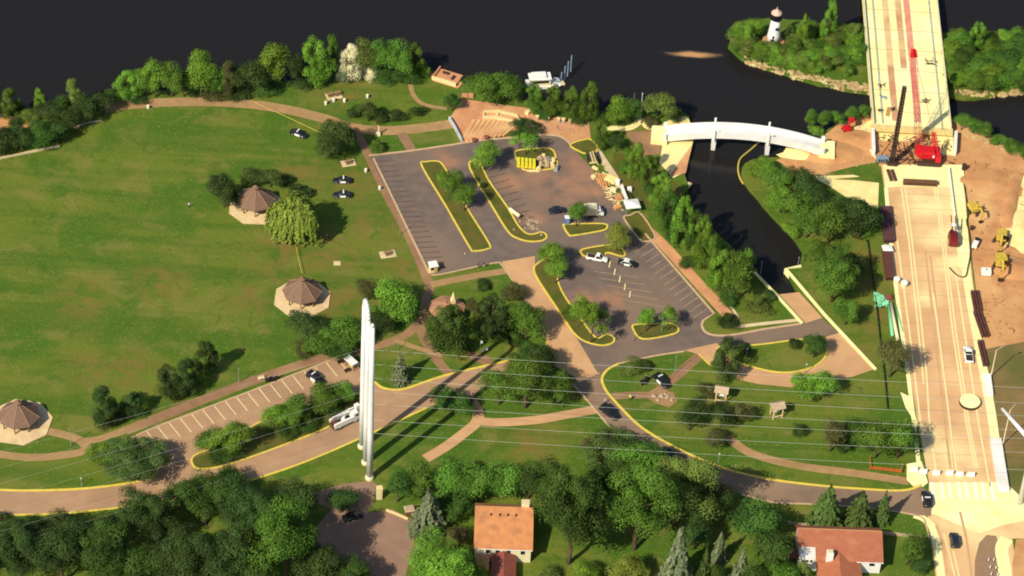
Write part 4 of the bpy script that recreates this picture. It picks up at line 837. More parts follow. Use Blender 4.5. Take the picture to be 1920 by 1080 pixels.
# ------------------------------------------------------------------ lighthouse on the island
p = G(1449, 82, -.55); lh = thing('lighthouse', 'white lighthouse with a dark gallery and pale cap on the island', 'lighthouse', p)
part('base', MB().lathe([(3.3, -.2), (3.1, .9), (2.3, 1.1)], 12), DIRT, lh)
part('tower', MB().lathe([(2.1, .9), (1.75, 3.5), (1.45, 6.2), (1.25, 8.6)], 20), WHITE, lh, True)
part('window', MB().box((.55, -1.42, 6.0), (1.0, .3, .8)), NAVY, lh)
part('window', MB().box((-.3, -1.75, 3.4), (.5, .3, .8)), NAVY, lh)
part('door', MB().box((-.5, -1.98, 1.9), (.9, .25, 1.9)), NAVY, lh)
part('gallery', MB().lathe([(1.3, 8.5), (1.75, 8.7), (1.75, 8.95), (1.2, 9.0)], 20), BLACK, lh)
part('rail', MB().lathe([(1.70, 9.7), (1.76, 9.7), (1.76, 9.8), (1.70, 9.8)], 20), BLACK, lh)
part('lantern', MB().lathe([(1.0, 9.0), (1.0, 10.4)], 12), GLASS, lh)
part('roof', MB().lathe([(1.5, 10.35), (1.55, 10.5), (1.1, 11.0), (.35, 11.5), (.12, 11.9), (.05, 12.5)], 16), mat('pale_cap', (.70, .46, .36), (.6, .38, .3), 2, .5), lh, True)
simple('rock', 'pale boulder beside the lighthouse foot', 'rock', (lambda q: (boulder(q, (0, 0, .4), 1.2, random.Random(4)), q)[1])(MB()), STONE, G(1483, 73, -.5))

# ------------------------------------------------------------------ boat, dock, marker piles
p = G(1016, 160, WZ); bt = thing('houseboat', 'white cabin boat moored behind the marina trees', 'boat', p, heading((990, 163), (1046, 160)))
part('hull', MB().extrude([(-4.2, -.2), (3.6, -.2), (4.9, .9), (-4.3, .9)], -1.7, 1.7), WHITE, bt)
part('cabin', MB().box((-.6, 0, 1.9), (5.6, 2.8, 2.0), top=.94), CREAM, bt)
part('roof', MB().box((-.7, 0, 3.02), (6.0, 3.2, .24)), WHITE, bt)
part('upper_deck', MB().box((-1.0, 0, 3.5), (4.2, 2.3, .75), top=.9), WHITE, bt)
for s in (-1, 1): part('window', MB().box((-.6, s * 1.39, 2.15), (4.4, .06, .7)), GLASS, bt)
part('windscreen', MB().box((2.22, 0, 2.1), (.08, 2.2, .8)), GLASS, bt)
part('rail', MB().path([Vector((2.4, -1.5, 1.7)), Vector((4.5, -.3, 1.8)), Vector((4.5, .3, 1.8)), Vector((2.4, 1.5, 1.7))], .05), STEELWHITE, bt)
dk = thing('dock', 'pale timber dock beside the cabin boat', 'dock', G(1040, 162, WZ), heading((1020, 165), (1052, 158)))
for i in range(9): part('plank', MB().box((-2.4 + .6 * i, 0, .75), (.5, 2.2, .12)), CREAM, dk)
for x in (-2.2, 2.4):
    for s in (-1, 1): part('leg', MB().tube((x, s * .9, -1), (x, s * .9, .9), .12), WOOD, dk)
def mpile(label, x, y, h):
    o = simple('mooring_pile', label, 'mooring pile', MB().lathe([(.20, -1.5), (.18, h - .25), (.02, h)], 8), BLUEGREY, G(x, y, WZ), 0, 'blue grey mooring piles beside the boat'); return o
for i, (x, y0, y1) in enumerate(((1046, 160, 146), (1052, 156, 136), (1058, 152, 125), (1064, 143, 116), (1070, 134, 105))):
    mpile(['shortest blue grey mooring pile nearest the boat', 'second blue grey mooring pile from the boat', 'middle one of the five blue grey mooring piles', 'fourth blue grey mooring pile from the boat', 'farthest blue grey mooring pile in the row beside the boat'][i], x, y0, (y0 - y1) / S(x, y0) / math.cos(TH))
sd_ = thing('dock', 'small concrete landing stage in the channel behind the trees', 'dock', G(1283, 350, WZ), heading((1272, 345), (1292, 352)))
part('slab', MB().box((0, 0, .9), (3.4, 2.2, .3)), CONC, sd_)
for x in (-1.3, 1.3): part('leg', MB().tube((x, -.8, -1), (x, -.8, .8), .15), CONC, sd_)
# low jetty by the flagpole
jt = thing('jetty', 'small pale jetty in the lake behind the flagpole', 'jetty', G(1192, 200, WZ), 0)
part('slab', MB().box((0, 0, .9), (5, 2.0, .25)), STONE, jt)
for x in (-2, 2): part('leg', MB().tube((x, 0, -1), (x, 0, .8), .18), STONE, jt)
part('lamp', MB().tube((-.6, .5, 1), (-.6, .5, 4.2), .06), GREY, jt)
fp = thing('flagpole', 'tall bare white flagpole at the marina point', 'flagpole', G(1200, 226))
part('pole', MB().tube((0, 0, 0), (0, 0, 9.0), .11, .06, 8), STEELWHITE, fp)
part('ball', MB().lathe([(.02, 8.95), (.16, 9.08), (.02, 9.25)], 8), STEELWHITE, fp)
part('footing', MB().lathe([(.6, 0), (.55, .25), (.2, .3)], 8), CONC, fp)
# floating yellow boom
bp_ = [G(x, y, WZ + .12) for x, y in spline([(1426, 264), (1408, 280), (1388, 298), (1384, 318), (1388, 335), (1394, 345)], k=8)]
tag(link('floating_boom', MB().path(bp_, .22, 8).mesh('floating_boom', mat('boom_yellow', (.55, .46, .08), (.48, .40, .07), 2, .6))), 'yellow floating boom curving from the footbridge to the bank', 'boom')
# overlook
ov = thing('overlook', 'pink paved lake overlook with a pale parapet at the shore', 'overlook', G(838, 148), heading((812, 152), (858, 166)))
part('terrace', MB().box((0, .5, .25), (6.8, 4.6, .5)), BRICK, ov)
part('parapet', MB().box((0, -1.9, .55), (7.0, .4, 1.1)), PALEWOOD, ov)
part('parapet', MB().box((-3.3, .6, .55), (.4, 4.6, 1.1)), BRICK, ov)
part('bench', MB().box((-.9, 1.4, .75), (1.8, .6, .5)), DARKSTEEL, ov)
part('bench', MB().box((1.6, .4, .75), (.6, 1.5, .5)), DARKSTEEL, ov)

# ------------------------------------------------------------------ octagonal pavilions
def pavilion(label, x, y, rot, RP=7.2):
    t = thing('pavilion', label, 'pavilion', G(x, y), rot, 'octagonal park pavilions')
    oct_ = [(RP * math.cos(PI / 8 + i * PI / 4), RP * math.sin(PI / 8 + i * PI / 4)) for i in range(8)]
    part('floor', MB().prism(oct_, -.1, .22), mat('pavilion_floor', (.72, .55, .31), (.64, .47, .26), .5, .85, c3=(.58, .40, .22), scale3=.3), t)
    R0, ZE, ZT, RT = 4.95, 2.6, 6.0, .5
    for i in range(8):
        a, b = i * PI / 4, (i + 1) * PI / 4; q = MB()
        vs = [(R0 * math.cos(a), R0 * math.sin(a), ZE), (R0 * math.cos(b), R0 * math.sin(b), ZE), (RT * math.cos(b), RT * math.sin(b), ZT), (RT * math.cos(a), RT * math.sin(a), ZT)]
        vs += [(vx, vy, vz - .16) for vx, vy, vz in vs]
        q.add(vs, [(0, 1, 2, 3), (7, 6, 5, 4), (0, 4, 5, 1), (1, 5, 6, 2), (2, 6, 7, 3), (3, 7, 4, 0)])
        part('roof_panel', q, SHINGLE, t)
        part('ridge_cap', MB().tube((R0 * math.cos(a), R0 * math.sin(a), ZE + .03), (RT * math.cos(a), RT * math.sin(a), ZT + .03), .11, .09, 5), mat('ridge_shingle', (.36, .20, .12), (.30, .17, .10), 2, .85), t)
        part('post', MB().box((4.1 * math.cos(a), 4.1 * math.sin(a), 1.5), (.26, .26, 2.9), a), WOOD, t)
    part('cupola', MB().lathe([(.62, ZT - .1), (.62, ZT + .55), (.95, ZT + .5), (.05, ZT + 1.3)], 8), SHINGLE, t)
    part('vent', MB().lathe([(.64, ZT + .08), (.64, ZT + .42)], 8), DARKSTEEL, t)
    for k, (px, py) in enumerate(((-1.5, -1.4), (1.5, -1.4), (-1.4, 1.3), (1.5, 1.4))):
        picnic('%s picnic table under the roof of the %s' % (['front left', 'front right', 'rear left', 'rear right'][k], label.split(' with')[0].split(' beside')[0].replace('octagonal ', '')), t.location + Vector((px, py, .22)), .4 * k, 'picnic tables under the pavilion roofs')
    return t
PT = []
def picnic(label, loc, rz, group=None):
    if PT:
        o = dup(PT[0], loc, rz, label); 
    else:
        o = thing('picnic_table', label, 'picnic table', loc, rz); PT.append(o)
        part('table_top', MB().box((0, 0, .74), (1.9, .8, .06)), WOOD, o)
        for s in (-1, 1):
            part('bench', MB().box((0, s * .72, .44), (1.9, .28, .05)), WOOD, o)
            part('leg', MB().box((s * .7, 0, .37), (.1, 1.5, .08)).tube((s * .7, -.6, 0), (s * .7, -.25, .72), .05).tube((s * .7, .6, 0), (s * .7, .25, .72), .05), DARKSTEEL, o)
    if group: o['group'] = group
    elif 'group' in o: del o['group']
    return o
pavilion('upper octagonal pavilion with a brown shingle roof beside the willow', 480, 388, .05)
pavilion('middle octagonal pavilion with a brown shingle roof on a wide pale floor', 567, 560, .0)
pavilion('lower left octagonal pavilion with a brown shingle roof at the photo edge', 37, 792, -.1, 7.7)
def pad(label, x, y, wd, dp, tables):
    a = heading((x - 10, y + 2), (x + 10, y - 1))
    simple('table_pad', label, 'concrete pad', MB().box((0, 0, .03), (wd, dp, .14)), CONC, G(x, y), a, 'concrete picnic pads on the grass')
    for k, (dx, dy) in enumerate(tables):
        c, s_ = math.cos(a), math.sin(a)
        picnic(('picnic table on the %s' % label) if len(tables) == 1 else ('%s picnic table on the %s' % (['left', 'right'][k], label)), G(x, y) + Vector((dx * c - dy * s_, dx * s_ + dy * c, .1)), a + .2)
pad('concrete pad on the lakeside lawn', 626, 180, 4.2, 2.8, [(-.9, .2), (1.1, .3)])
pad('concrete pad above the parked police cars', 653, 306, 3.6, 2.6, [(0, 0)])
pad('concrete pad left of the lot side path', 727, 477, 4.0, 2.6, [(0, 0)])
simple('table_pad', 'small empty concrete pad right above the middle pavilion', 'concrete pad', MB().box((0, 0, .03), (1.7, 1.5, .14)), CONC, G(632, 494), .1, 'concrete picnic pads on the grass')
# round shelter with a spire in the grove
sh = thing('shelter', 'round shelter with a pinkish roof and pointed spire in the grove', 'shelter', G(838, 590), .3)
PINKROOF = mat('pink_shingle', (.42, .215, .125), (.36, .18, .10), 1.5, .85)
for i in range(8):
    a, b = i * PI / 4, (i + 1) * PI / 4
    vs = [(4.6 * math.cos(a), 4.6 * math.sin(a), 2.3), (4.6 * math.cos(b), 4.6 * math.sin(b), 2.3), (.3 * math.cos(b), .3 * math.sin(b), 4.0), (.3 * math.cos(a), .3 * math.sin(a), 4.0)]
    vs += [(vx, vy, vz - .15) for vx, vy, vz in vs]
    part('roof_panel', MB().add(vs, [(0, 1, 2, 3), (7, 6, 5, 4), (0, 4, 5, 1), (1, 5, 6, 2), (2, 6, 7, 3), (3, 7, 4, 0)]), PINKROOF, sh)
    part('post', MB().tube((3.9 * math.cos(a), 3.9 * math.sin(a), 0), (3.9 * math.cos(a), 3.9 * math.sin(a), 2.4), .16), WOOD, sh)
part('spire', MB().box((1.5, .3, 3.9), (1.1, 1.1, 1.3)).lathe([(.75, 4.5), (.5, 5.4), (.03, 7.0)], 6, (1.5, .3, 0)), PALEWOOD, sh)

# ------------------------------------------------------------------ houses at the bottom
def gable(mb, x0, x1, yf, yr, yb, ze, zr, zb, th=.18):
    """two roof slopes: eave yf at ze, ridge yr at zr, rear eave yb at zb"""
    for (ya, za, yc, zc) in ((yf, ze, yr, zr), (yr, zr, yb, zb)):
        vs = [(x0, ya, za), (x1, ya, za), (x1, yc, zc), (x0, yc, zc)]; vs += [(a, b, c - th) for a, b, c in vs]
        mb.add(vs, [(0, 1, 2, 3), (7, 6, 5, 4), (0, 4, 5, 1), (1, 5, 6, 2), (2, 6, 7, 3), (3, 7, 4, 0)])
    return mb
def window(parent, c, w_, h, face='y', M_=None):
    f = part('window', MB().box(c, (w_, .10, h) if face == 'y' else (.10, w_, h)), WHITE, parent)
    d = Vector((0, -.05, 0)) if face == 'y' else Vector((math.copysign(.05, c[0]), 0, 0))
    part('pane', MB().box(Vector(c) + d, (w_ - .22, .06, h - .22) if face == 'y' else (.06, w_ - .22, h - .22)), GLASS, f)
hA = thing('house', 'cream house with a broad orange shingle roof at the bottom', 'house', G(942, 1053), heading((890, 1032), (994, 1036)))
part('wall', MB().prism([(-6.2, 0), (6.2, 0), (6.2, 12.6), (-6.2, 12.6)], 0, 4.6).add([(x, y, z) for x in (-6.2, 6.2) for y, z in ((0, 4.6), (9.6, 7.4), (12.6, 4.6))], [(0, 1, 2), (5, 4, 3)]), CREAM, hA)
part('roof', gable(MB(), -6.6, 6.6, -.5, 9.6, 13.2, 4.55, 7.75, 4.9), ORANGEROOF, hA)
ch = part('chimney', MB().box((4.7, 10.2, 7.6), (1.7, 1.1, 2.6)), CREAM, hA); part('chimney_cap', MB().box((4.7, 10.2, 9.0), (1.9, 1.3, .2)), CONC, ch)
part('gutter', MB().box((0, -.55, 4.42), (13.0, .14, .16)), WHITE, hA)
for i, x in enumerate((-3.0, -1.0, .8, 2.6)):
    part('roof_vent', MB().box((x, 7.5, 7.25), (.35, .35, .5)), DARKSTEEL, hA)
for x in (-3.4, -1.2, 1.2, 4.4): window(hA, (x, -.03, 3.2), 1.2, 1.3)
window(hA, (6.23, 4, 3.0), 1.2, 1.2, 'x'); window(hA, (-6.23, 4, 3.0), 1.2, 1.2, 'x')
part('wing_wall', MB().prism([(-2.2, -7), (2.6, -7), (2.6, -.2), (-2.2, -.2)], 0, 2.4), CREAM, hA)
part('wing_roof', MB().add([(-2.6, -7.4, 2.3), (.2, -7.4, 3.6), (3.0, -7.4, 2.3), (-2.6, -.06, 2.3), (.2, -.06, 3.6), (3.0, -.06, 2.3)], [(0, 1, 4, 3), (1, 2, 5, 4), (0, 2, 1), (3, 4, 5), (0, 3, 5, 2)]), DARKRED, hA)
part('porch', MB().box((-4.6, -1.6, 1.2), (3.2, 2.6, 2.3)), BRICK, hA)
hB = thing('house', 'white house with a red shingle roof and front gable wing', 'house', G(1572, 1072), heading((1492, 1046), (1650, 1052)))
part('wall', MB().prism([(-9.2, 0), (9.2, 0), (9.2, 9.4), (-9.2, 9.4)], 0, 4.2).add([(x, y, z) for x in (-9.2, 9.2) for y, z in ((0, 4.2), (6.6, 6.3), (9.4, 4.2))], [(0, 1, 2), (5, 4, 3)]), WHITE, hB)
part('roof', gable(MB(), -5.6, 9.6, -.6, 6.6, 10.0, 4.15, 6.7, 4.2), REDROOF, hB)
part('roof', gable(MB(), -9.6, -5.58, 2.6, 6.6, 10.0, 5.25, 6.69, 4.2), REDROOF, hB)
part('ridge_cap', MB().box((0, 6.6, 6.72), (19.0, .3, .08)), mat('ridge_tan', (.52, .26, .12), (.45, .22, .1), 2, .85), hB)
c_ = part('chimney', MB().box((-2.6, -.2, 5.2), (1.5, 1.3, 3.0)), WHITE, hB); part('chimney_cap', MB().box((-2.6, -.2, 6.78), (1.2, 1.0, .25)), CONC, c_)
part('wing_wall', MB().prism([(-5.0, -9), (4.2, -9), (4.2, -.02), (-5.0, -.02)], 0, 3.2), WHITE, hB)
part('wing_roof', MB().add([(-5.5, -9.4, 3.1), (-.4, -9.4, 5.0), (4.7, -9.4, 3.1), (-5.5, 1.6, 3.1), (-.4, 1.6, 5.0), (4.7, 1.6, 3.1)], [(0, 1, 4, 3), (1, 2, 5, 4), (0, 2, 1), (3, 4, 5), (0, 3, 5, 2)]), mat('red_shingle_bright', (.42, .150, .068), (.37, .125, .060), .8, .85, .02), hB)
part('gutter', MB().box((6.6, -.66, 4.02), (6.0, .14, .16)), WHITE, hB)
for x in (-8.3, -7.4, -6.5): window(hB, (x, -.03, 3.2), .75, .95)
window(hB, (7.2, -.03, 2.9), 1.4, 1.3)
window(hB, (9.23, 3, 2.9), 1.3, 1.2, 'x')
part('porch_roof', MB().box((-10.6, 2.4, 2.8), (3.0, 2.6, .2)), DARKRED, hB)
wall('thin pale garden wall behind the red roofed house', [(1476, 982), (1492, 985), (1645, 1000), (1728, 1010)], .25, 0, .9, STONE, 'wall', 'garden_wall')

# ------------------------------------------------------------------ the white transmission poles and their wires
def pole_h(b, top):
    lo, hi = 0.0, 80.0
    for _ in range(40):
        mid = (lo + hi) / 2; q = G(*b) + Vector((0, 0, mid)); v = q - _C; yy = 540 - FPX * v.dot(_U) / v.dot(_F)
        if yy > top: lo = mid
        else: hi = mid
    return lo
HP = pole_h((686, 868), 600)
bases = [(679, 838), (686, 868), (693, 897)]
POLES = []
HP0 = HP
for i, b in enumerate(bases):
    HP = HP0 + (2.6 if i == 2 else 0)
    t = thing('transmission_pole', ['rear white steel transmission pole with the hooped top', 'middle white steel transmission pole under the hooped top', 'front white steel transmission pole nearest the houses'][i], 'power pole', G(*b), 0, 'white transmission poles')
    part('footing', MB().lathe([(1.05, -.2), (1.05, .6), (.85, .9)], 12), mat('cream_footing', (.74, .66, .40), (.66, .58, .36), 1, .7), t)
    part('flange', MB().lathe([(.85, .8), (.85, 1.0)], 16), STEELWHITE, t)
    part('shaft', MB().lathe([(.76, .9), (.72, HP * .3), (.64, HP * .65), (.50, HP)], 20), STEELWHITE, t, True)
    for q_ in (.27, .5, .74): part('seam', MB().lathe([(.80 - .26 * q_, HP * q_), (.80 - .26 * q_, HP * q_ + .18)], 20), STEELWHITE, t)
    if i == 2: part('cap', MB().lathe([(.50, HP), (.38, HP + .6), (.05, HP + 1.0)], 12), STEELWHITE, t, True)
    POLES.append(t)
HP = HP0
dAB = POLES[1].location - POLES[0].location
arc = [Vector((dAB.x / 2 * (1 - math.cos(a)), dAB.y / 2 * (1 - math.cos(a)), HP + 2.6 * math.sin(a))) for a in (i * PI / 10 for i in range(11))]
part('hoop', MB().path(arc, .47, 12), STEELWHITE, POLES[0], True)
mono = thing('transmission_pole', 'white steel transmission pole with a thick arm at the right edge', 'power pole', G(1912, 944), 0, 'white transmission poles')
part('shaft', MB().tube((0, 0, 0), (0, 0, 38), .62, .42, 16), STEELWHITE, mono, True)
arm_z = 20.0
tip = G(1879, 766, arm_z) - mono.location; tip.z = arm_z
part('arm', MB().tube((tip.x * .0, tip.y * .0, arm_z - .6), tip, .55, .38, 14), STEELWHITE, mono, True)
lefts = [(655, 0), (682, 0), (708, 0), (733, 1), (757, 1), (787, 1), (812, 2)]
rights = [728, 757, 781, 808, 823, 849, 882]
for i, ((yl, pi_), yr) in enumerate(zip(lefts, rights)):
    b = bases[pi_]; a = G(*b) + Vector((.5, 0, pole_h(b, yl)))
    e = G(1990, yr + 2, 10 + 3.2 * (6 - i))
    pts = []
    for k in range(25):
        q = k / 24; v = a.lerp(e, q); v.z -= 1.6 * 4 * q * (1 - q) * .5; pts.append(v)
    tag(link('power_line', MB().path(pts, .026, 5).mesh('power_line', WIRE)), '%s power line from the top running right from the white poles' % ORD[i + 1], 'power line', 'power lines right of the white poles')
    e2 = G(-90, yl + 215 + 4 * i, 12 + 2 * (6 - i)); a2 = a - Vector((1.0, 0, 0)); pts = []
    for k in range(25):
        q = k / 24; v = a2.lerp(e2, q); v.z -= 1.6 * 4 * q * (1 - q) * .5; pts.append(v)
    tag(link('power_line', MB().path(pts, .013, 5).mesh('power_line', WIRE)), '%s power line from the top running left from the white poles' % ORD[i + 1], 'power line', 'power lines left of the white poles')
def lightpole(label, b, top, arm=None, M_=None):
    H = pole_h(b, top); t = thing('street_lamp', label, 'street lamp', G(*b))
    part('pole', MB().tube((0, 0, 0), (0, 0, H), .16 if M_ is None else .09, .10 if M_ is None else .06, 8), M_ or CREAM, t)
    if arm is not None:
        d = Vector((math.cos(arm), math.sin(arm), 0)); part('arm', MB().tube((0, 0, H - .1), d * 1.6 + Vector((0, 0, H + .2)), .06), M_ or CREAM, t)
        part('lamp_head', MB().box(d * 1.9 + Vector((0, 0, H + .2)), (.8, .35, .18), arm), GREY, t)
    else: part('lamp_head', MB().lathe([(.08, H), (.17, H + .12), (.14, H + .3), (.03, H + .38)], 8), WHITE if 'white' in label else GREY, t)
    return t
lightpole('pale street lamp right of the street beside the dirt', (1858, 706), 656, .6)
lightpole('pale pole beneath the thick white arm on the right verge', (1880, 834), 768, .9)
for i, (x, y, top, lab) in enumerate(((750, 440, 413, 'thin lamp post on the path beside the upper lot'), (133, 836, 806, 'thin dark lamp post at the lower left pavilion path'), (448, 718, 692, 'thin lamp post above the west lot path'), (153, 913, 898, 'white headed lamp post above the west road kerb'),
                                       (1347, 868, 852, 'white headed lamp post on the lower lawn by the road curve'), (1378, 886, 872, 'small lamp post at the kerb of the curving road'), (746, 655, 642, 'lamp post on the grove path above the pale conifer'), (836, 658, 645, 'white headed lamp post below the tall grove tree'),
                                       (1186, 640, 622, 'lamp post in the small bed of the lower lot'), (1240, 622, 598, 'thin lamp post beside the sparse tree of the small bed'), (1265, 700, 670, 'lamp post at the end of the kiosk path'), (1510, 700, 684, 'white headed lamp post on the oval island'), (1399, 672, 655, 'white headed lamp post at the west end of the oval island'),
                                       (1426, 514, 492, 'thin lamp post at the head of the boat ramp wall'), (1496, 500, 484, 'thin lamp post on the corner of the east ramp wall'), (1080, 600, 578, 'lamp post on the long median'), (914, 300, 285, 'lamp post in the tree shade of the upper lot'))):
    lightpole(lab, (x, y), top, None, GREY)

# ------------------------------------------------------------------ vehicles
WHEEL = {}
def wheel_mesh(r, wd):
    k = (r, wd)
    if k not in WHEEL:
        q = MB(); n = 14
        q.lathe([(r * .55, -wd / 2), (r * .95, -wd / 2), (r, -wd * .3), (r, wd * .3), (r * .95, wd / 2), (r * .55, wd / 2)], n)
        q.v = [(x, z, y) for x, y, z in q.v]; WHEEL[k] = q.mesh('wheel', TYRE, False)
        h = MB().lathe([(r * .58, -wd * .52), (r * .58, wd * .52)], 10); h.v = [(x, z, y) for x, y, z in h.v]; WHEEL[(r, wd, 'rim')] = h.mesh('rim', GREY)
    return WHEEL[k], WHEEL[(r, wd, 'rim')]
def wheels(t, xs, y, r, wd=.24):
    a, b = wheel_mesh(r, wd)
    for x in xs:
        for s in (-1, 1):
            w_ = link('wheel', a, t); w_.location = (x, s * y, r); link('rim', b, w_)
def loft(mb, secs):
    """cross-sections (x, half width low, half width high, z low, z high) joined along x"""
    vs = []
    for x, w0, w1, z0, z1 in secs: vs += [(x, -w0, z0), (x, w0, z0), (x, w0, z0 + (z1 - z0) * .55), (x, w1, z1), (x, -w1, z1), (x, -w0, z0 + (z1 - z0) * .55)]
    n = len(secs); fs = [(6 * i + k, 6 * i + (k + 1) % 6, 6 * i + 6 + (k + 1) % 6, 6 * i + 6 + k) for i in range(n - 1) for k in range(6)]
    fs = [tuple(reversed(f)) for f in fs]
    fs += [tuple(range(6)), tuple(range(6 * n - 1, 6 * n - 7, -1))]
    return mb.add(vs, fs)
def car(name, label, cat, a, b, L_=4.9, Wd=1.9, suv=False, body=BLACK, doors=None, roof=None, bar=None, group=None, z=0.05, pickup=False):
    """a car whose rear is at pixel a and nose towards pixel b"""
    c = (G(*a) + G(*b)) / 2; t = thing(name, label, cat, (c.x, c.y, z), heading(a, b), group)
    h = L_ / 2; hw = Wd / 2; sh_ = .98 if suv else .86; top = 1.78 if suv else 1.46
    part('body', loft(MB(), [(-h, hw * .86, hw * .74, .38, sh_ - .12), (-h + .25, hw * .97, hw * .86, .28, sh_), (-h * .3, hw, hw * .9, .26, sh_ + .02), (h * .28, hw, hw * .9, .26, sh_ + .0), (h * .62, hw, hw * .84, .27, sh_ - .08), (h - .28, hw * .95, hw * .76, .3, sh_ - .20), (h, hw * .8, hw * .62, .4, sh_ - .32)]), body, t, True)
    if pickup: xr0, xr1, xt0, xt1 = -h * .12, h * .48, -h * .06, h * .22
    elif suv: xr0, xr1, xt0, xt1 = -h * .94, h * .45, -h * .82, h * .18
    else: xr0, xr1, xt0, xt1 = -h * .72, h * .44, -h * .40, h * .12
    wl, wt = hw * .88, hw * .70
    q = MB().add([(xr0, -wl, sh_), (xr1, -wl, sh_ - .02), (xr1, wl, sh_ - .02), (xr0, wl, sh_), (xt0, -wt, top - .05), (xt1, -wt, top - .05), (xt1, wt, top - .05), (xt0, wt, top - .05)],
                 [(0, 1, 5, 4), (1, 2, 6, 5), (2, 3, 7, 6), (3, 0, 4, 7), (4, 5, 6, 7)])
    part('cabin_glass', q, GLASS, t)
    part('roof', MB().box(((xt0 + xt1) / 2, 0, top - .015), (xt1 - xt0 + .16, 2 * wt + .1, .08), top=.93), roof or body, t)
    for x0, x1 in ((xr0, xt0), (xr1, xt1)):
        for s in (-1, 1): part('pillar', MB().tube((x0, s * wl, sh_), (x1, s * wt, top - .04), .05, .05, 5), roof or body, t)
    if pickup:
        part('cargo_bed', MB().box((-h * .56, 0, sh_ + .015), (h * .72, Wd * .74, .03)), DARKSTEEL, t)
    if doors:
        for s in (-1, 1):
            vs = [(-h * .34, s * (hw + .012), .34), (h * .27, s * (hw + .012), .34), (h * .27, s * (hw + .012), .66), (-h * .34, s * (hw + .012), .66), (-h * .34, s * (hw * .905), sh_ + .02), (h * .27, s * (hw * .905), sh_ + .02)]
            vs += [(x, y - s * .03, zz) for x, y, zz in vs]
            fs = [(0, 1, 2, 3), (3, 2, 5, 4), (6, 9, 8, 7), (9, 10, 11, 8), (0, 3, 9, 6), (3, 4, 10, 9), (1, 7, 8, 2), (2, 8, 11, 5)]
            dmb = MB().add(vs, fs)
            wnd = MB().add([(-h * .30, s * (wl + .015), sh_ + .03), (h * .22, s * (wl + .015), sh_ + .03), (h * .16, s * (wt + .09), top - .16), (-h * .28, s * (wt + .09), top - .16)], [(0, 1, 2, 3)])
            part('door', dmb, doors, t)
    if bar: part('light_bar', MB().box(((xt0 + xt1) / 2 + .1, 0, top + .09), (.34, 1.3, .14)), bar, t)
    for s in (-1, 1):
        part('headlight', MB().box((h - .12, s * hw * .58, sh_ - .40), (.16, .34, .14)), LAMPW, t)
        part('tail_light', MB().box((-h + .08, s * hw * .66, sh_ - .22), (.12, .24, .22)), LAMPR, t)
        part('mirror', MB().box((xr1 - .35, s * (hw + .08), sh_ + .08), (.14, .2, .12)), body, t)
    wheels(t, (-h * .58, h * .60), hw - .1, .34 if not suv else .38)
    return t
POLG = 'black and white police cars'
car('police_car', 'police car with white doors on the grass by the north path bend', 'police car', (547, 249), (574, 258), doors=WHITE, bar=LAMPW, group=POLG, z=0)
car('police_car', 'upper of the two police cars side by side on the grass', 'police car', (660, 341), (624, 341), doors=WHITE, bar=LAMPW, group=POLG, z=0)
car('police_car', 'lower of the two police cars side by side on the grass', 'police car', (660, 368), (624, 368), doors=WHITE, bar=LAMPW, group=POLG, z=0)
car('police_car', 'police car with white doors parked across the west lot stalls', 'police car', (576, 702), (608, 724), L_=5.1, Wd=2.0, suv=True, doors=WHITE, bar=LAMPW, group=POLG)
car('police_car', 'police car on the lower lot near the white pickup', 'police car', (1160, 493), (1194, 500), doors=WHITE, roof=WHITE, bar=LAMPW, group=POLG)
car('police_car', 'police car with a white side on the red path by the motorcycle', 'police car', (1228, 706), (1254, 730), L_=5.1, Wd=2.0, suv=True, doors=WHITE, bar=LAMPW, group=POLG, z=.03)
car('police_car', 'police car with a white side blocking the park road at the street', 'police car', (1740, 958), (1733, 920), L_=5.2, Wd=2.05, suv=True, doors=WHITE, bar=LAMPW, group=POLG, z=.06)
car('pickup_truck', 'white pickup truck in the lower lot beside the small bed', 'pickup truck', (1102, 484), (1137, 490), L_=5.4, Wd=1.95, suv=True, body=WHITE, pickup=True)
car('parked_car', 'dark car on the upper lot beside the tree and blue booth', 'car', (1034, 399), (1056, 396), L_=4.5, body=NAVY)
car('suv', 'big black suv driving on the curving park road', 'suv', (1126, 764), (1160, 789), L_=5.6, Wd=2.2, suv=True, body=BLACK, z=.06)
car('suv', 'dark suv on the park road beside the belt of trees', 'suv', (1262, 866), (1240, 843), L_=4.9, Wd=2.0, suv=True, body=NAVY, z=.06)
car('parked_car', 'dark blue car driving on the street at the bottom right', 'car', (1791, 1033), (1786, 1000), L_=4.7, Wd=1.95, suv=True, body=NAVY, z=.06)
car('pickup_truck', 'white pickup truck with a dark cargo bed on the street', 'pickup truck', (1818, 688), (1812, 648), L_=5.9, Wd=2.2, suv=True, body=WHITE, pickup=True, z=.07)
car('parked_car', 'dark car in the tree shade of the cul-de-sac', 'car', (646, 975), (676, 968), L_=4.8, body=BLACK, z=.03)
car('parked_car', 'dark car at the left photo edge below the west road', 'car', (-14, 972), (12, 971), L_=4.4, body=MAROON, z=.03)
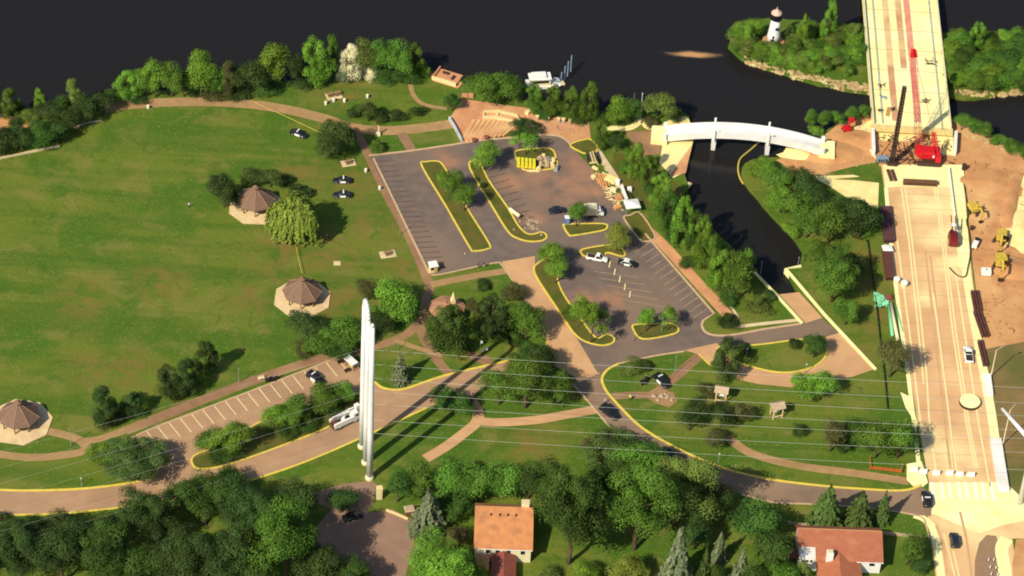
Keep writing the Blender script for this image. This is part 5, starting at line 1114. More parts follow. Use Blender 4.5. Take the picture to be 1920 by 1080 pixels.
def motorcycle(label, a, b, cat='motorcycle', z=.04, k=1.0):
    c = (G(*a) + G(*b)) / 2; t = thing('motorcycle', label, cat, (c.x, c.y, z), heading(a, b))
    for x in (-.75, .75):
        w_ = link('wheel', wheel_mesh(.33, .18)[0], t); w_.location = (x, 0, .33)
    part('body', loft(MB(), [(-.9, .12, .10, .6, .85), (-.2, .22, .2, .45, .9), (.35, .24, .18, .4, 1.0), (.7, .1, .08, .6, .95)]), BLACK, t)
    part('seat', MB().box((-.35, 0, .92), (.8, .32, .12)), BLACKFAB, t)
    part('handlebar', MB().tube((.5, -.42, 1.15), (.5, .42, 1.15), .04).tube((.75, 0, .4), (.5, 0, 1.15), .05), GREY, t)
    part('windscreen', MB().box((.62, 0, 1.3), (.05, .4, .35), 0, -.4), GLASS, t)
    for s in (-1, 1): part('pannier', MB().box((-.7, s * .3, .68), (.5, .22, .38)), BLACK, t)
    t.scale = (k, k, k); return t
motorcycle('black police motorcycle standing left of the police car on the lawn', (1200, 727), (1219, 708), k=1.5)
motorcycle('dark motorcycle parked at the edge of the west lot path', (500, 717), (512, 711), k=1.15)
motorcycle('second dark motorcycle parked to the right at the west lot path', (511, 716), (522, 710), k=1.15)
# utility truck on the west road
p0, p1 = (621, 806), (675, 781); c = (G(*p0) + G(*p1)) / 2
ut = thing('utility_truck', 'white utility bucket truck driving on the west road by the poles', 'truck', (c.x, c.y, .05), heading(p0, p1))
ut.scale = (1.08, 1.15, 1.2)
part('chassis', MB().box((0, 0, .65), (7.4, 1.9, .35)), DARKSTEEL, ut)
part('cargo_net', MB().box((-2.6, 0, 1.25), (1.4, 1.3, .5)), RUST, ut)
part('cab', loft(MB(), [(1.3, 1.1, 1.0, .5, 2.5), (2.7, 1.1, .95, .5, 2.45), (2.95, 1.1, .9, .5, 1.7), (3.8, 1.0, .8, .5, 1.45)]), WHITE, ut)
part('windscreen', MB().box((2.86, 0, 2.05), (.1, 1.75, .62), 0, .32), GLASS, ut)
for s in (-1, 1):
    part('tool_box', MB().box((-1.1, s * .92, 1.35), (4.8, .42, 1.1)), WHITE, ut)
    part('window', MB().box((2.2, s * 1.07, 1.95), (.75, .05, .55)), GLASS, ut)
    part('headlight', MB().box((3.82, s * .7, .95), (.1, .3, .2)), LAMPW, ut)
part('bed', MB().box((-1.1, 0, .95), (4.8, 1.4, .2)), DARKSTEEL, ut)
part('turret', MB().lathe([(.55, 1.0), (.45, 1.9), (.3, 2.3)], 12, (-.6, 0, 0)), WHITE, ut)
part('boom', MB().bar((-.6, 0, 2.2), (-3.4, .1, 2.5), .26, .26), GREY, ut)
part('boom', MB().bar((-3.4, .1, 2.85), (2.2, .25, 2.9), .22, .22), WHITE, ut)
part('bucket', MB().box((3.1, .3, 2.75), (.9, .8, 1.1), top=1.12), WHITE, ut)
part('tail_gate', MB().box((-3.62, 0, 1.0), (.1, 2.0, .7)), RUSTLIGHT, ut)
wheels(ut, (-2.2, 2.6), .95, .48, .32)
# box truck behind the tree of the upper lot
p0, p1 = (1096, 404), (1126, 403); c = (G(*p0) + G(*p1)) / 2
bt2 = thing('box_truck', 'white box truck beside the round tree of the upper lot', 'truck', (c.x, c.y, .05), heading(p0, p1))
part('cargo_box', MB().box((-.9, 0, 1.95), (3.6, 2.2, 2.3)), CREAM, bt2)
for x in (-1.9, -.9, .1): part('rib', MB().box((x, 0, 3.13), (.14, 2.2, .06)), WHITE, bt2)
part('cab', loft(MB(), [(1.0, 1.0, .9, .5, 2.3), (1.9, 1.0, .88, .5, 2.2), (2.2, 1.0, .85, .5, 1.5), (2.7, .95, .8, .5, 1.3)]), WHITE, bt2)
part('windscreen', MB().box((2.06, 0, 1.85), (.08, 1.6, .55), 0, .4), GLASS, bt2)
for s in (-1, 1): part('window', MB().box((1.5, s * .97, 1.75), (.6, .05, .45)), GLASS, bt2)
part('chassis', MB().box((0, 0, .6), (5.2, 1.7, .3)), DARKSTEEL, bt2)
wheels(bt2, (-1.6, 1.7), .9, .42, .28)
bth = thing('portable_toilet', 'blue portable toilet half hidden behind the round tree', 'toilet', G(1063, 419), .2)
part('cabin', MB().box((0, 0, 1.1), (1.2, 1.2, 2.2)), BLUE, bth); part('roof', MB().box((0, 0, 2.28), (1.3, 1.3, .18), top=.7), WHITE, bth); part('door', MB().box((0, -.62, 1.1), (.8, .05, 1.8)), BLUEGREY, bth)
# trailer with timber
tr_ = thing('trailer', 'dark sided flatbed trailer loaded with pale boards', 'trailer', G(1109, 300), heading((1112, 305), (1104, 281)))
part('bed', MB().box((0, 0, .75), (4.4, 2.1, .15)), WOOD, tr_)
for s in (-1, 1): part('side', MB().box((0, s * 1.1, 1.25), (4.4, .12, 1.0)), BLACK, tr_)
for k in range(5): part('board', MB().box((0, -.72 + .36 * k, .93 + .05 * (k % 2)), (4.1, .26, .16)), [PALEWOOD, WOOD, CREAM, WOOD, PALEWOOD][k], tr_)
part('tail_gate', MB().box((-2.3, 0, 1.0), (.12, 2.2, .5)), PALEWOOD, tr_)
part('drawbar', MB().tube((2.2, 0, .6), (3.4, 0, .5), .08), DARKSTEEL, tr_)
wheels(tr_, (-.5, .5), 1.15, .36, .2)
# ------------------------------------------------------------------ construction machines
def track(mb, L_, h, wd, y):
    prof = [(-L_ / 2 + h / 2 + h / 2 * math.cos(a), h / 2 + h / 2 * math.sin(a)) for a in [PI / 2 + k * PI / 6 for k in range(7)]] + [(L_ / 2 - h / 2 + h / 2 * math.cos(a), h / 2 + h / 2 * math.sin(a)) for a in [-PI / 2 + k * PI / 6 for k in range(7)]]
    return mb.extrude(prof, y - wd / 2, y + wd / 2)
def lattice(mb, a, b, w_, r, n, w1=None):
    a = Vector(a); b = Vector(b); d = (b - a).normalized(); u = d.cross(Vector((0, 0, 1))).normalized() if abs(d.z) < .999 else Vector((1, 0, 0)); v = d.cross(u); w1 = w1 or w_
    ring = []
    for i in range(n + 1):
        t = i / n; c = a.lerp(b, t); q = (w_ + (w1 - w_) * t) / 2; ring.append([c + u * sx * q + v * sy * q for sx, sy in ((-1, -1), (1, -1), (1, 1), (-1, 1))])
    for k in range(4): mb.tube(ring[0][k], ring[-1][k], r, r, 5)
    for i in range(n):
        for k in range(4):
            mb.tube(ring[i][k], ring[i + 1][(k + 1) % 4], r * .6, r * .6, 4, False); mb.tube(ring[i][k], ring[i][(k + 1) % 4], r * .6, r * .6, 4, False)
    return mb
def excavator(label, x, y, rz, swing, M_=YELLOW, k=1.0):
    t = thing('excavator', label, 'excavator', G(x, y), rz); t.scale = (k, k, k)
    for s in (-1, 1): part('track', track(MB(), 4.2, .95, .6, s * 1.15), DARKSTEEL, t)
    part('undercarriage', MB().box((0, 0, .75), (2.2, 1.9, .5)), DARKSTEEL, t)
    c, s_ = math.cos(swing), math.sin(swing)
    def R(p): return Vector((p[0] * c - p[1] * s_, p[0] * s_ + p[1] * c, p[2]))
    part('house', MB().box(R((-.5, 0, 1.6)), (3.4, 2.5, 1.1), swing), M_, t)
    part('counterweight', MB().box(R((-2.3, 0, 1.6)), (.7, 2.4, 1.0), swing, 0, .9), M_, t)
    cab_ = part('cab', MB().box(R((.6, .75, 2.5)), (1.4, .95, 1.5), swing, 0, .9), M_, t)
    part('windscreen', MB().box(R((1.28, .75, 2.5)), (.06, .8, 1.1), swing), GLASS, cab_)
    part('boom', MB().bar(R((1.0, -.2, 1.9)), R((3.6, -.2, 4.4)), .5, .6).bar(R((3.5, -.2, 4.4)), R((5.6, -.2, 3.4)), .45, .5), M_, t)
    part('arm', MB().bar(R((5.5, -.2, 3.6)), R((5.0, -.2, .9)), .36, .4), M_, t)
    part('ram', MB().tube(R((1.9, -.2, 2.2)), R((3.3, -.2, 4.0)), .12), GREY, t)
    part('bucket', MB().add([R(q) for q in ((5.3, -.75, 1.0), (5.3, .35, 1.0), (4.4, .35, .4), (4.4, -.75, .4), (5.4, -.75, .1), (5.4, .35, .1))], [(0, 1, 2, 3), (3, 2, 5, 4), (0, 3, 4), (1, 5, 2)]), DARKSTEEL, t)
    return t
excavator('upper yellow excavator on the bare dirt near the right edge', 1876, 452, -2.2, .5, k=1.0)
excavator('lower yellow excavator on the bare dirt above the white tank', 1875, 500, -2.0, .4, k=1.1)
excavator('small yellow excavator at the edge of the street sidewalk', 1826, 398, -1.9, .7, k=.85)
# red crawler crane
rc = thing('crawler_crane', 'red crawler crane with a long lattice boom at the bridge end', 'crane', G(1740, 300), 0)
O_ = rc.location
for s in (-1, 1): part('track', track(MB(), 6.4, 1.2, 1.0, s * 2.3), DARKSTEEL, rc)
part('undercarriage', MB().box((0, 0, .9), (3.2, 4.2, .7)), DARKSTEEL, rc)
part('house', MB().box((0, .2, 2.4), (5.6, 3.0, 2.0)), RED, rc)
part('engine_cover', MB().box((-.4, -1.0, 3.7), (3.6, 2.0, .8), top=.85), RED, rc)
part('counterweight', MB().box((2.2, -1.3, 2.3), (1.4, 2.8, 1.8), top=.9), RED, rc)
cb_ = part('cab', MB().box((-2.9, .9, 2.6), (1.5, 1.9, 2.0), top=.9), RED, rc); part('windscreen', MB().box((-2.9, 1.88, 2.8), (1.1, .06, 1.1)), GLASS, cb_)
part('hatch', MB().box((1.0, -1.72, 2.6), (.5, .08, .8)), LAMPW, rc)
foot = G(1723, 275, 2.6) - O_; tipb = G(1713, 92, 25) - O_
part('boom', lattice(MB(), foot, foot.lerp(tipb, .93), 1.4, .052, 14, 1.2), REDLAT, rc)
part('boom_head', lattice(MB(), foot.lerp(tipb, .92), tipb, 1.3, .2, 3, .7), RED, rc)
mtop = G(1750, 248, 7.5) - O_
part('mast', lattice(MB(), (1.9, .2, 3.0), mtop, 1.0, .10, 6, .8), RED, rc)
part('pendant', MB().tube(mtop, tipb, .05, .05, 5), REDLAT, rc)
part('backstay', MB().tube(mtop, (2.2, -1.5, 3.2), .08, .08, 5), RED, rc)
# dark pile-driving mast
pd = thing('pile_driver', 'tall dark brown lattice pile driving mast beside the red crane', 'pile driver', G(1672, 306), 0)
HM = pole_h((1672, 306), 163)
part('mast', lattice(MB(), (0, 0, .2), (0, 0, HM), .95, .16, 24, .8), DARKSTEEL, pd)
part('leader', MB().tube((0, .3, .2), (0, .3, HM), .22, .2, 8), DARKSTEEL, pd)
part('hammer', MB().box((0, -.5, 4.2), (.9, .9, 3.0)), DARKSTEEL, pd)
part('base', MB().box((0, 0, .4), (2.6, 2.6, .8)), DARKSTEEL, pd)
part('stay', MB().tube((0, 0, 10), (-3.2, 1.2, .6), .12).tube((0, 0, 10), (2.4, 2.6, .6), .12), DARKSTEEL, pd)
pp = thing('power_pack', 'blue grey diesel power pack left of the dark mast', 'generator', G(1654, 303), .1)
part('casing', MB().box((0, 0, .95), (3.0, 1.5, 1.3)), BLUEGREY, pp)
for k in range(4): part('louver', MB().box((-1.0 + .65 * k, -.78, .95), (.4, .06, .9)), BLACK, pp)
part('skid', MB().box((0, 0, .15), (3.2, 1.3, .3)), DARKSTEEL, pp)
part('exhaust', MB().tube((1.0, .3, 1.5), (1.0, .3, 2.3), .1), RUST, pp)
q = MB(); fr = random.Random(2)
simple('formwork_frame', 'tangle of dark formwork steel left of the red crane', 'formwork', bent(MB(), 16, 3.2, 5.0, 33), DARKSTEEL, G(1700, 292))
simple('formwork_frame', 'row of low dark trestles in front of the red crane tracks', 'formwork', (lambda m_: ([m_.bar((-3 + 1.4 * i, -.6, 0), (-3 + 1.4 * i, .6, 0), .3, .7) for i in range(5)], m_.bar((-3.2, 0, .7), (3.2, 0, .7), .3, .2))[1])(MB()), RUST, G(1735, 308), -.05)
simple('formwork_frame', 'two short dark beams on the pale slab near the mast foot', 'formwork', MB().bar((-.6, -2.2, 0), (-.9, 2.2, 0), .7, .5).bar((.5, -2.2, 0), (.2, 2.2, 0), .6, .5), RUST, G(1673, 330), .1)
o = thing('aerial_lift', 'small red machine on the dirt beside the footbridge end', 'machine', G(1587, 246), .3)
part('body', MB().box((0, 0, .9), (2.2, 1.6, .9)), RED, o); part('mast', MB().bar((.3, 0, 1.2), (.9, 0, 3.0), .4, .4), RED, o); part('basket', MB().box((1.0, 0, 3.6), (1.2, 1.2, .9)), RED, o); wheels(o, (-.8, .8), .8, .4)
# maroon boom lift on the street
a_, b_ = (1787, 470), (1781, 400)
bl = thing('boom_lift', 'maroon truck with a raised twin boom on the street', 'boom lift', G(1786, 454, .06), heading(a_, b_))
part('chassis', MB().box((0, 0, .8), (4.6, 2.2, .6)), DARKSTEEL, bl)
part('body', loft(MB(), [(-2.4, 1.15, 1.0, .7, 2.2), (0, 1.2, 1.05, .7, 2.5), (2.0, 1.15, .9, .7, 2.1), (2.5, 1.0, .8, .7, 1.5)]), MAROON, bl)
part('cab_glass', MB().box((1.6, .4, 2.35), (1.0, .8, .4)), GLASS, bl)
for s in (-1, 1): part('boom', MB().bar((-1.2, s * .35, 2.4), (6.2, s * .55, 3.4), .22, .3), MAROON, bl)
part('bucket', MB().box((3.0, 0, 3.0), (1.0, 1.1, .8)), WHITE, bl)
wheels(bl, (-1.5, 1.6), 1.05, .5, .3)
# steel beams stacked along the street
BEAM = {}
def ibeam(label, a, b, wd, h, M_, group=None, z=.05):
    pa, pb = G(*a), G(*b); L_ = (pb - pa).length; prof = [(-wd / 2, 0), (wd / 2, 0), (wd / 2, h * .12), (wd * .12, h * .12), (wd * .12, h * .88), (wd / 2, h * .88), (wd / 2, h), (-wd / 2, h), (-wd / 2, h * .88), (-wd * .12, h * .88), (-wd * .12, h * .12), (-wd / 2, h * .12)]
    q = MB().extrude(prof, -L_ / 2, L_ / 2); c = (pa + pb) / 2
    return simple('steel_beam', label, 'steel beam', q, M_, (c.x, c.y, z), math.atan2((pb - pa).y, (pb - pa).x) - PI / 2, group)
for j, (a, b, nm) in enumerate((((1826, 548), (1833, 586), 'upper'), ((1831, 586), (1847, 633), 'middle'), ((1839, 641), (1850, 688), 'lower'))):
    for k in range(3 if j < 2 else 2):
        ibeam('%s dark rusty beam of the %s bundle beside the street' % (['left', 'centre', 'right'][k] if j < 2 else ['left', 'right'][k], nm), (a[0] - 5 + 5.5 * k, a[1]), (b[0] - 5 + 5.5 * k, b[1]), .5, .75, RUST, 'rusty steel beams beside the street')
ibeam('long brown girder lying across the top of the street', (1693, 344), (1757, 347), 1.5, 1.0, RUSTLIGHT)
for k in range(4):
    ibeam('%s rusty girder of the upper stack left of the street' % ORD[k + 1], (1653 + 5.2 * k, 391), (1659 + 5.2 * k, 456), .66, .9, mat('purple_rust', (.105, .046, .044), (.080, .036, .036), 1, .8), 'rusty girders left of the street')
    ibeam('%s rusty girder of the lower stack left of the street' % ORD[k + 1], (1655 + 4.6 * k, 472), (1662 + 4.6 * k, 526), .6, .9, RUST, 'rusty girders left of the street')
tp = MB(); tp.add([(-1.3, -1.2, .02), (1.4, -1.6, .05), (1.3, .6, .12), (-.2, 1.0, .18), (-1.2, .9, .05), (0, -.3, .34)], [(0, 1, 5), (1, 2, 5), (2, 3, 5), (3, 4, 5), (4, 0, 5)])
simple('tarpaulin', 'white tarpaulin between the two rusty girder stacks', 'tarpaulin', tp, WHITE, G(1663, 464, 1.0), .2)
for lab, x, y, r in (('white bin left of the street below the girders', 1681, 529, .85), ('white rounded bin at the left lane line', 1695, 536, .9)):
    t = thing('bin', lab, 'bin', G(x, y)); part('body', MB().lathe([(r * .9, 0), (r, 1.2), (r * .95, 1.25)], 12), CREAM, t); part('lid', MB().lathe([(r * 1.05, 1.25), (r * .8, 1.45), (.1, 1.5)], 12), WHITE, t)
# green pipes and netting
for k, (a, b, lab) in enumerate((((1666, 572), (1673, 632), 'thick green plastic pipe lying left of the street'), ((1670, 570), (1683, 640), 'pale plastic pipe between the green ones'), ((1679, 573), (1692, 622), 'thin green plastic pipe nearest the street'))):
    pa, pb = G(*a), G(*b); r = (.42, .42, .16)[k]
    tag(link('pipe', MB().tube(pa + Vector((0, 0, r)), pb + Vector((0, 0, r)), r, r, 10).mesh('pipe', [GREENPL, CREAM, GREENPL][k], True)), lab, 'pipe', 'plastic pipes left of the street')
nb = MB(); nr = random.Random(8)
for i in range(26):
    c = Vector((nr.uniform(-1.4, 1.4), nr.uniform(-2.2, 2.2), nr.uniform(.1, .9))); a = nr.uniform(0, 6.28); u = Vector((math.cos(a), math.sin(a), nr.uniform(-.4, .4))) * .7; v = Vector((-math.sin(a), math.cos(a), nr.uniform(-.5, .5))) * .5
    nb.add([c - u - v, c + u - v, c + u + v, c - u + v], [(0, 1, 2, 3)])
simple('netting_heap', 'crumpled heap of green netting beside the street', 'netting', nb, GREENPL, G(1652, 566))
simple('pallet', 'dark red pallet beside the green netting', 'pallet', MB().box((0, 0, .3), (1.8, 1.4, .6)).box((.2, 0, .75), (1.0, 1.0, .3)), DARKRED, G(1666, 560), .2)
ft = thing('fuel_tank', 'white square tank on the dirt below the excavators', 'tank', G(1848, 514), -.02)
part('tank', MB().box((0, 0, .85), (2.5, 1.7, 1.3), top=.97), WHITE, ft); part('skid', MB().box((0, 0, .1), (2.7, 1.5, .2)), DARKSTEEL, ft); part('filler_cap', MB().lathe([(.25, 1.5), (.25, 1.65)], 8), GREY, ft)
gn = thing('generator', 'white and black generator at the sidewalk edge', 'generator', G(1828, 462), 1.2)
part('casing', MB().box((0, 0, .8), (2.2, 1.3, 1.0)), WHITE, gn); part('engine', MB().box((1.5, 0, .8), (1.2, 1.2, 1.1)), BLACK, gn); part('drawbar', MB().tube((-1.1, 0, .4), (-2.2, 0, .35), .07), DARKSTEEL, gn); wheels(gn, (.2,), .75, .3, .2)
simple('formwork_frame', 'dark bundle of bars standing on the dirt by the sidewalk top', 'formwork', MB().box((0, 0, .9), (1.0, .9, 1.8)).bar((-.3, -2.5, 0), (.2, -9, 0), .12, .12), DARKSTEEL, G(1807, 318), .15)
simple('formwork_frame', 'small dark drum leaning at the sidewalk edge above the generator', 'formwork', MB().lathe([(.5, 0), (.55, .9), (.4, 1.1)], 10), DARKSTEEL, G(1822, 430))
fl = [G(x, y, .35) for x, y in spline([(1807, 345), (1813, 380), (1815, 405), (1812, 415), (1818, 440), (1820, 470), (1815, 500), (1810, 518), (1795, 516), (1780, 502)])]
tag(link('safety_fence', MB().path(fl, .14, 6).mesh('safety_fence', DARKSTEEL)), 'dark hose line winding along the right sidewalk edge', 'hose')
# dirt ridge at the right
rg = MB(); pr = W(spline([(1908, 322), (1900, 350), (1894, 385), (1890, 410), (1894, 432)])); vs = []; fs = []
for i, pnt in enumerate(pr):
    e = math.sin(PI * i / (len(pr) - 1)) ** .5; vs += [pnt + Vector((-2.2, 0, -.05)), pnt + Vector((-.2, 0, 1.7 * e)), pnt + Vector((2.0, 0, -.05))]
for i in range(len(pr) - 1): fs += [(3 * i, 3 * i + 3, 3 * i + 4, 3 * i + 1), (3 * i + 1, 3 * i + 4, 3 * i + 5, 3 * i + 2)]
struct('dirt_ridge', rg.add(vs, fs), DIRT, True)
def mound(name, x, y, rx, ry, h, M_, seed):
    q = random.Random(seed); mb = MB(); n = 18; rr = 6; vs = []; fs = []
    for k in range(rr + 1):
        t = k / rr
        for i in range(n):
            a = 2 * PI * i / n; j = 1 + .13 * math.sin(2 * a + seed) + .1 * q.uniform(-1, 1); vs.append((rx * (1 - t) * j * math.cos(a), ry * (1 - t) * j * math.sin(a), h * (t ** .8) * (1 + .06 * q.uniform(-1, 1)) - .06 * (k == 0)))
    for k in range(rr):
        for i in range(n): fs.append((k * n + i, k * n + (i + 1) % n, (k + 1) * n + (i + 1) % n, (k + 1) * n + i))
    o = struct(name, mb.add(vs, fs), M_, True); o.location = G(x, y); return o
mound('dirt_mound', 1560, 285, 8, 6, 1.1, DIRT, 1); mound('dirt_mound', 1605, 262, 6, 5, 1.0, DIRT, 2); mound('dirt_mound', 1895, 500, 7, 5, 1.2, DIRT, 3); mound('dirt_mound', 1860, 345, 9, 6, .7, DIRT, 4); mound('sand_mound', 1500, 284, 5, 3.5, .9, SAND, 5); mound('sand_mound', 1915, 430, 5, 8, 1.0, SAND, 6)
# ------------------------------------------------------------------ barriers and street furniture
for k, x in enumerate((1713, 1731, 1755, 1780, 1799, 1820)):
    y = (882, 886, 889, 889, 891, 892)[k]
    t = thing('barricade', '%s white barricade from the left across the street' % ORD[k + 1], 'barricade', G(x, y, .06), heading((1713, 882), (1820, 892)), 'white barricades across the street')
    part('block', MB().extrude([(-.42, 0), (.42, 0), (.42, .22), (.2, .45), (.16, 1.15), (-.16, 1.15), (-.2, .45), (-.42, .22)], -.85, .85), WHITE, t).rotation_euler = (0, 0, PI / 2)
    part('foot', MB().box((.55, 0, .04), (.3, .95, .08)), DARKSTEEL, t)
for k, (x, y) in enumerate(((1853, 1052), (1863, 1052), (1856, 1066), (1867, 1067), (1858, 1079), (1870, 1080))):
    t = thing('delineator', '%s white delineator post of the %s row on the asphalt patch' % (['left', 'right'][k % 2], ['top', 'middle', 'bottom'][k // 2]), 'traffic post', G(x, y, .05), 0, 'white delineator posts'); part('post', MB().tube((0, 0, 0), (0, 0, .95), .14, .11, 8), WHITE, t); part('base', MB().lathe([(.32, 0), (.28, .07)], 8), BLACK, t)
for k, (a, b, lab) in enumerate((((1849, 705), (1854, 743), 'short white slab standing along the right sidewalk'), ((1866, 826), (1881, 922), 'long white slab lying along the right sidewalk'))):
    pa, pb = G(*a), G(*b); wd = (2.0, 2.7)[k]
    t = thing('barrier_slab', lab, 'barrier', (pa + pb) / 2, math.atan2((pb - pa).y, (pb - pa).x)); L_ = (pb - pa).length; n = 3 if k == 0 else 8
    for i in range(n): part('panel', MB().box((-L_ / 2 + L_ * (i + .5) / n, 0, .5), (L_ / n - .05, wd, .9), top=.97), STEELWHITE, t)
rd = thing('round_tank', 'flat round pale yellow tank standing across the right lanes', 'tank', G(1818, 756, .06))
part('wall', MB().lathe([(2.55, 0), (2.55, .75), (2.45, .8)], 36), DARKSTEEL, rd); part('cover', MB().lathe([(2.5, .72), (2.46, .86), (.05, .95)], 36), BRIGHT, rd, False)
og = thing('barrier_fence', 'orange plastic barrier fence beside the roadside path', 'barrier', G(1660, 884), heading((1630, 879), (1690, 886)))
for z_ in (.45, .95): part('rail', MB().bar((-3.6, 0, z_), (3.6, 0, z_), .12, .2), ORANGEPL, og)
for x in (-3.6, -1.2, 1.2, 3.6): part('post', MB().box((x, 0, .65), (.18, .2, 1.3)), ORANGEPL, og)
part('rail', MB().bar((-3.6, 0, .95), (-3.9, 3.2, .95), .12, .2), ORANGEPL, og); part('rail', MB().bar((3.6, 0, .95), (3.8, 2.2, .95), .12, .2), ORANGEPL, og)
sf = [G(x, y) for x, y in spline([(1626, 452), (1633, 500), (1643, 575), (1650, 640), (1658, 705), (1664, 770)])]
s_ = thing('silt_fence', 'thin black silt fence on the grass left of the street', 'fence', sf[0])
part('fabric', ribbon_mb(MB(), [q - sf[0] for q in sf], .12, 0, .65), BLACKFAB, s_)
for q in sf[::3]: part('stake', MB().box(q - sf[0] + Vector((.1, 0, .4)), (.1, .1, .9)), WOOD, s_)
# ------------------------------------------------------------------ booths, kiosks, stones, signs
def booth(label, x, y, rz, doorM):
    t = thing('ticket_booth', label, 'booth', G(x, y), rz)
    part('wall', MB().box((0, 0, 1.1), (1.9, 1.6, 2.2)), CREAM, t); part('roof', MB().box((0, 0, 2.32), (2.3, 2.3, .22), top=.9), WHITE, t); part('door', MB().box((.5, -.82, 1.0), (.7, .06, 1.8)), doorM, t); part('window', MB().box((-.4, -.82, 1.4), (.8, .06, .8)), GLASS, t); return t
booth('small white booth at the lower corner of the upper lot', 812, 508, heading((805, 512), (830, 508)), YELLOW)
tb = thing('entry_sign', 'white roofed notice shelter in the west lot corner', 'sign', G(657, 690), heading((650, 668), (668, 684)))
part('roof', MB().box((0, 0, 2.6), (3.6, 1.9, .18)), WHITE, tb)
for x in (-1.4, 1.4): part('post', MB().box((x, 0, 1.3), (.16, .16, 2.6)), DARKRED, tb)
part('board', MB().box((.2, -.1, 1.3), (1.7, .12, 1.3)), YELLOW, tb)
bn = thing('bench', 'dark park bench left of the white notice shelter', 'bench', G(639, 681), .5); part('seat', MB().box((0, 0, .45), (1.6, .5, .08)), DARKSTEEL, bn); part('backrest', MB().box((0, .25, .75), (1.6, .08, .45)), DARKSTEEL, bn); part('leg', MB().box((-.6, 0, .2), (.1, .4, .4)), DARKSTEEL, bn); part('leg', MB().box((.6, 0, .2), (.1, .4, .4)), DARKSTEEL, bn)
bn2 = dup(bn, G(652, 697), .6, 'dark park bench in front of the white notice shelter')
bn3 = dup(bn, G(490, 711), .5, 'pale park bench beside the parked motorcycles')
for c in bn3.children: c.material_slots[0].link = 'OBJECT'; c.material_slots[0].material = CREAM
def kiosk(label, x, y, rz):
    t = thing('kiosk', label, 'kiosk', G(x, y), rz); t.scale = (1.2, 1.2, 1.4)
    for i in (-1, 1):
        for j in (-1, 1): part('post', MB().box((i * .95, j * .75, 1.25), (.2, .2, 2.5)), PALEWOOD, t)
    part('roof', MB().add([(-1.4, -1.2, 2.45), (1.4, -1.2, 2.45), (1.4, 1.2, 2.45), (-1.4, 1.2, 2.45), (-1.4, 0, 3.2), (1.4, 0, 3.2)], [(0, 1, 5, 4), (2, 3, 4, 5), (0, 4, 3), (1, 2, 5), (3, 2, 1, 0)]), STONE, t)
    part('rail', MB().box((0, -.75, .55), (1.9, .14, .14)).box((0, .75, .55), (1.9, .14, .14)), PALEWOOD, t); part('board', MB().box((0, .1, 1.35), (1.3, .1, 1.0)), WHITE, t); return t
kiosk('timber kiosk with a pale roof on the lawn left of the other', 1351, 750, -.15)
kiosk('timber kiosk with a white board nearer the street', 1455, 780, .35)
mn = thing('monument', 'white monument post with a square base at the path junction', 'monument', G(709, 253)); part('base', MB().box((0, 0, .4), (1.3, 1.1, .8), top=.9), CREAM, mn); part('shaft', MB().box((.1, .1, 1.8), (.4, .4, 2.2), top=.7), CREAM, mn)
st = thing('statue', 'dark statue with a white plinth in the small lawn', 'statue', G(713, 284)); part('plinth', MB().box((0, 0, .5), (.8, .7, 1.0), top=.9), WHITE, st); part('figure', MB().lathe([(.3, 1.0), (.35, 1.6), (.22, 2.1), (.28, 2.5), (.1, 2.8)], 10), BLACK, st, True)
for k, (x, y, lab) in enumerate(((903, 648, 'white garden lantern at the back of the group by the grove'), (905, 663, 'white garden lantern at the front of the group by the grove'), (912, 661, 'white garden lantern on the right of the group by the grove'))):
    t = thing('lantern', lab, 'lantern', G(x, y), 0, 'white garden lanterns'); part('post', MB().tube((0, 0, 0), (0, 0, .8), .1), BLACK, t); part('lamp_shade', MB().lathe([(.2, .8), (.36, 1.0), (.3, 1.5), (.05, 1.7)], 10), WHITE, t)
for x, y, lab in ((689, 183, 'white litter bin alone in the middle of the lakeside lawn'), (646, 191, 'white litter bin right of the lakeside table pad'), (611, 196, 'white litter bin left of the lakeside table pad'), (686, 322, 'white litter bin on the grass beside the lot side path'), (712, 355, 'white litter bin halfway along the lot side path'), (278, 203, 'white litter bin on the north path near its west end'), (626, 190, 'round white grill below the lakeside table pad')):
    t = thing('litter_bin', lab, 'litter bin', G(x, y)); part('body', MB().lathe([(.34, 0), (.4, .9), (.36, .95)], 10), WHITE, t); part('lid', MB().lathe([(.42, .95), (.3, 1.1), (.08, 1.15)], 10), CREAM, t)
def stone(label, x, y, r, seed, M_=STONE, group=None, z=0.0):
    q = MB(); boulder(q, (0, 0, r * .4), r, random.Random(seed)); return simple('stone', label, 'stone', q, M_, G(x, y, z), 0, group)
for k, (x, y, r) in enumerate(((1226, 743, .55), (1233, 751, .45), (1240, 744, .6), (1247, 740, .45), (1250, 747, .4), (1259, 751, .5), (1252, 743, .4))):
    stone('%s pale boulder from the left in the cluster below the police car' % ORD[k + 1], x, y, r, k, STONE, 'pale boulders by the red path')
for k in range(8):
    x, y = ((872, 476), (964, 431), (1010, 436), (998, 430), (1013, 434), (985, 428), (1015, 441), (975, 415))[k]
    stone('%s small stone of those lying on the beds of the upper lot' % ORD[k + 1], x, y, .3, k + 20, STONE, 'small stones on the beds', .1)
